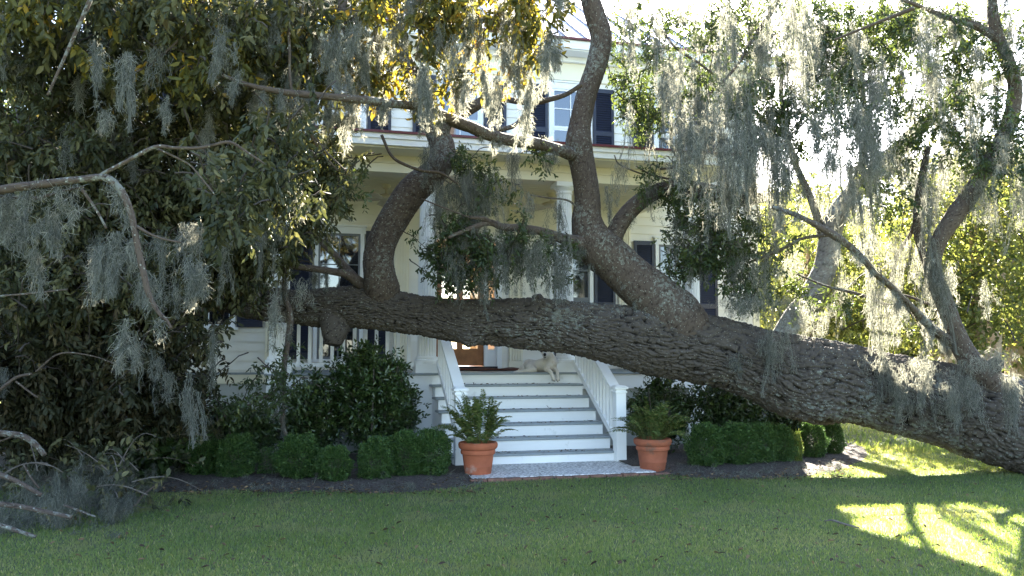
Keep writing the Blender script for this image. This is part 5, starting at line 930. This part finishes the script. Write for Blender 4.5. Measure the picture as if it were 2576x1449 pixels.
# ================================================================ DOGS
def body_mesh(name, balls, links, mat, parent, base, vox=.011):
    """one continuous skin grown over tapered links between joints, then voxel remeshed and smoothed"""
    J = {k: (np.array(p, float), r) for k, p, r in balls}; V = []; Fs = []; n = 0
    def add(Vn, Fn):
        nonlocal n
        V.append(Vn); Fs.append(np.asarray(Fn) + n); n += len(Vn)
    for (a, b) in links:
        pa, ra = J[a]; pb, rb = J[b]; T = unit(pb - pa); A = unit(np.cross(T, V3(.31, .77, .2))); B = np.cross(T, A); rows = []
        for (c, s, rr) in [(pa - T * ra * x, 0, ra * math.sqrt(max(0.0025, 1 - x * x))) for x in (1, .92, .7, .38)] + [(pa * (1 - t) + pb * t, 0, ra * (1 - t) + rb * t) for t in (0, .25, .5, .75, 1)] + [(pb + T * rb * x, 0, rb * math.sqrt(max(0.0025, 1 - x * x))) for x in (.38, .7, .92, 1)]:
            rows.append([c + (A * math.cos(q) + B * math.sin(q)) * rr for q in np.linspace(0, 2 * math.pi, 16, endpoint=False)])
        R_ = np.array(rows); m_ = len(rows); Fq = [(i * 16 + k, i * 16 + (k + 1) % 16, (i + 1) * 16 + (k + 1) % 16, (i + 1) * 16 + k) for i in range(m_ - 1) for k in range(16)]
        Rv = np.vstack([R_.reshape(-1, 3), R_[0].mean(0), R_[-1].mean(0)]); e0 = m_ * 16
        Fq += [(e0, (k + 1) % 16, k, k) for k in range(0)]; add(Rv, Fq); 
        tri = [(n - 2, n - 2 - e0 + (k + 1) % 16, n - 2 - e0 + k) for k in range(16)] + [(n - 1, n - 2 - e0 + (m_ - 1) * 16 + k, n - 2 - e0 + (m_ - 1) * 16 + (k + 1) % 16) for k in range(16)]; TR.append(np.array(tri))
    return np.vstack(V), np.vstack(Fs)
TR = []
def dog_body(name, balls, links, mat, parent, base):
    TR.clear(); V, Fq = body_mesh(name, balls, links, mat, parent, base); o = mesh_obj(name, V - base, [Fq, np.vstack(TR)], mat, parent, smooth=True)
    m = o.modifiers.new("remesh", 'REMESH'); m.mode = 'VOXEL'; m.voxel_size = 0.009; m.use_smooth_shade = True
    s = o.modifiers.new("smooth", 'SMOOTH'); s.factor = .6; s.iterations = 5; return o
def hp_(x, y, Y):
    X, Z = loc(x, y, Y); return house(X, Y, Z)
DB = house(*[loc(1350, 937, .2)[0], .2, FL]); dg = empty("dog", DB, label="white dog lying at the top of the steps with front paws over the edge", cat="dog")
k_ = lambda n, x, y, Y, r: (n, hp_(x, y, Y), r * 13.0 / F)
balls = [k_('hip', 1332, 920, .40, 17), k_('belly', 1350, 922, .32, 16), k_('rib', 1370, 917, .22, 17.5), k_('chest', 1387, 914, .13, 17), k_('sh', 1384, 903, .14, 15), k_('neck', 1380, 896, .12, 12.5), k_('head', 1373.5, 883, .09, 12.5), k_('cheek', 1372, 889, .05, 10), k_('muz', 1371, 892, -.02, 7.2), k_('muz2', 1370.5, 894, -.06, 6.2), k_('jaw', 1372, 899, .03, 5.5),
         k_('rump', 1318, 927, .42, 12), k_('thigh', 1334, 925, .24, 12.5), k_('knee', 1344, 931, .14, 8), k_('hock', 1314, 934.5, .16, 4.5), k_('rfoot', 1300, 936, .13, 4.4), k_('rtoe', 1294, 937, .11, 3.5), k_('tail', 1304, 934, .42, 3.5), k_('tailt', 1296, 936, .30, 2.4),
         k_('elbL', 1374, 928, .05, 7), k_('wrL', 1386, 936, -.03, 4.7), k_('pawL', 1391, 950, -.075, 4.6), k_('toeL', 1393, 955, -.085, 4.4), k_('elbR', 1394, 926, .10, 7), k_('wrR', 1402, 934, -.01, 4.6), k_('pawR', 1403, 950, -.07, 4.5), k_('toeR', 1403.5, 955.5, -.085, 4.6), k_('bum', 1352, 930, .34, 11), k_('sk', 1378, 876, .12, 8.5)]
o = dog_body("body", balls, [('rump', 'hip'), ('hip', 'belly'), ('belly', 'rib'), ('rib', 'chest'), ('chest', 'sh'), ('sh', 'neck'), ('neck', 'head'), ('head', 'cheek'), ('cheek', 'muz'), ('muz', 'muz2'), ('cheek', 'jaw'), ('jaw', 'muz'), ('hip', 'thigh'), ('thigh', 'knee'), ('knee', 'hock'), ('hock', 'rfoot'), ('rfoot', 'rtoe'), ('rump', 'tail'), ('tail', 'tailt'),
              ('chest', 'elbL'), ('elbL', 'wrL'), ('wrL', 'pawL'), ('pawL', 'toeL'), ('chest', 'elbR'), ('sh', 'elbR'), ('elbR', 'wrR'), ('wrR', 'pawR'), ('pawR', 'toeR'), ('belly', 'bum'), ('bum', 'rib'), ('head', 'sk')], M['fur_white'], dg, DB)
def blob(name, p, r, mat, parent, base, sc=(1, 1, 1), rot=0):
    prof = [(max(.0005, r * math.sin(a)), -r * math.cos(a)) for a in np.linspace(0, math.pi, 9)]; b = MB().lathe(prof, 14); b.v = [(x * sc[0], y * sc[1], z * sc[2]) for x, y, z in b.v]; o = b.build(name, mat, parent, smooth=True); o.location = Vector(p - base); o.rotation_euler = (0, rot, HA); return o
px1 = 13.0 / F
blob("nose", hp_(1370.5, 892, -.125), 3.9 * px1, M['nose'], dg, DB, (1, .8, 1.15)); blob("mouth", hp_(1371, 898.8, -.110), 3.0 * px1, M['nose'], dg, DB, (1.1, .6, .35))
for (x, s) in ((1363.5, -1), (1381.5, 1)): blob("eye", hp_(x + .8 * -s, 883.5, -.005 if s < 0 else .0), 1.5 * px1, M['nose'], dg, DB)
for (x, s) in ((1361.5, -1), (1389, 1)): blob("ear", hp_(x, 882, .10), 6.2 * px1, M['fur_white'] if s > 0 else M['fur_white'], dg, DB, (.38, .7, 1.25), .25 * s)
for (x, y) in ((1388.5, 956), (1391.5, 958), (1395, 958.5), (1399.6, 956), (1403, 959.5), (1407, 956.3)): blob("claw", hp_(x, y, -.125), 1.0 * px1, M['nose'], dg, DB, (.9, 1.2, 1.4))
D2 = house(-1.0, .55, FL); d2 = empty("dog", D2, label="brown dog lying behind the left handrail with one foreleg showing by the mat", cat="dog")
k2 = lambda n, X, Y, Z, r: (n, house(X, Y, FL + Z), r)
dog_body("body", [k2('h', -1.02, 1.35, .12, .11), k2('b', -1.02, 1.15, .12, .10), k2('c', -1.03, .92, .13, .105), k2('n', -1.04, .80, .19, .07), k2('hd', -1.06, .74, .20, .06), k2('m', -1.08, .64, .18, .034), k2('e', -.93, .80, .10, .05), k2('w', -.84, .62, .045, .026), k2('p', -.76, .55, .025, .023), k2('th', -1.0, 1.25, .09, .09), k2('f', -.90, 1.1, .03, .03)],
         [('h', 'b'), ('b', 'c'), ('c', 'n'), ('n', 'hd'), ('hd', 'm'), ('c', 'e'), ('e', 'w'), ('w', 'p'), ('h', 'th'), ('th', 'f')], M['fur_brown'], d2, D2)
blob("nose", house(-1.085, .60, FL + .18), .018, M['nose'], d2, D2)
for s in (-1, 1): blob("ear", house(-1.06 + s * .06, .76, FL + .21), .035, M['fur_brown'], d2, D2, (.4, .8, 1.2))

# ================================================================ GRASS, LITTER, SMALL STUFF
def inside_bed(X, Y):
    r = np.zeros(len(X), bool)
    for fr in (bedL, bedR):
        o_ = np.argsort(fr[:, 0]); yb = np.interp(X, fr[o_, 0], fr[o_, 1]); r |= (X > fr[:, 0].min()) & (X < fr[:, 0].max()) & (Y > yb + rng.normal(size=len(X)) * .035)
    q = np.stack([X, Y], 1) - HO[:2]; lx = q @ HU[:2]; ly = q @ HN[:2]; r |= (lx > LX0 - .08) & (lx < LX1 + .03) & (ly > LY0 - .12) & (ly < 1); r |= (ly > 0) & (lx > -6.3) & (lx < 5.9); return r
def blades(n, y0, y1, hgt, wid, pw=1.0):
    Y = y0 + (y1 - y0) * rng.random(n) ** pw; X = (rng.random(n) - .5) * 2 * (Y * .64 + 1.7); k = ~inside_bed(X, Y); X = X[k]; Y = Y[k]; n = len(X)
    a = rng.uniform(0, 6.28, n); ln = rng.normal(size=(n, 2)) * .45; H_ = hgt * rng.uniform(.45, 1.3, n); H_ *= .7 + .6 * NZ.val(X * 1.7 + 40, Y * 1.7, 250); W_ = wid * rng.uniform(.6, 1.3, n); B = np.stack([X, Y, X * 0], 1); s = np.stack([np.cos(a), np.sin(a), a * 0], 1) * W_[:, None]
    m_ = B + np.stack([ln[:, 0] * H_ * .35, ln[:, 1] * H_ * .35, H_ * .6], 1); t = B + np.stack([ln[:, 0] * H_ * 1.1, ln[:, 1] * H_ * 1.1, H_ * .95], 1)
    V = np.stack([B - s, B + s, m_ + s * .7, m_ - s * .7, t], 1).reshape(-1, 3); b = np.arange(n)[:, None] * 5; pt = np.clip(.55 * rng.random(n) + .45 * NZ.val(X * .9 + 70, Y * .9 + 3, 250) + (rng.random(n) > .94) * .4, 0, 1)
    return V, b + np.array([[0, 1, 2, 3]]), b + np.array([[3, 2, 4]]), pt
V, q, t_, a = blades(440000, 4.6, 13.5, .028, .0030, 1.25)
o = mesh_obj("grass", V, [q, t_], M['grass'], None, attr={"rnd": np.concatenate([a, a])}); tag(o, kind="stuff")
V, q, t_, a = blades(90000, 12.5, 34, .06, .007, 1.3); o = mesh_obj("far_grass", V, [q, t_], M['grass'], None, attr={"rnd": np.concatenate([a, a])}); tag(o, kind="stuff")
P = []
for _ in range(1500):
    x, y = (rng.uniform(330, 1220), rng.uniform(1195, 1250)) if rng.random() < .5 else ((rng.uniform(1660, 2150), rng.uniform(1160, 1215)) if rng.random() < .6 else (rng.uniform(100, 2500), rng.uniform(1210, 1440)))
    g = ground(x, y); g[2] = rng.uniform(.02, .045); P.append(g)
for _ in range(170):                              # bits lying on the treads
    i = rng.integers(1, 7); P.append(house(rng.uniform(-.95, 1.0), -i * TD + rng.uniform(.0, .22), FL - i * RI + .006))
P = np.array(P); D = rng.normal(size=P.shape) * V3(1, 1, .15); V, Fq, a = leaves_at(P, D, .046, .45, 1.0, .5); o = mesh_obj("fallen_leaves", V, [Fq], M['litter'], None, attr={"rnd": a}); tag(o, kind="stuff")
g = ground(2108, 1330); Q = path([(*(g + V3(-.09, .06, .05)), .005), (*(g + V3(-.03, .05, .06)), .008), (*(g + V3(.02, -.02, .05)), .009), (*(g + V3(.12, -.14, .035)), .006)], .01); V, q, c, uv, h = tube(Q, 10)
o = mesh_obj("fallen_stick", V - g, [q, c], M['twig'], None, smooth=True); o.location = g; tag(o, "short dark stick lying on the lawn below the right end of the log", "stick")
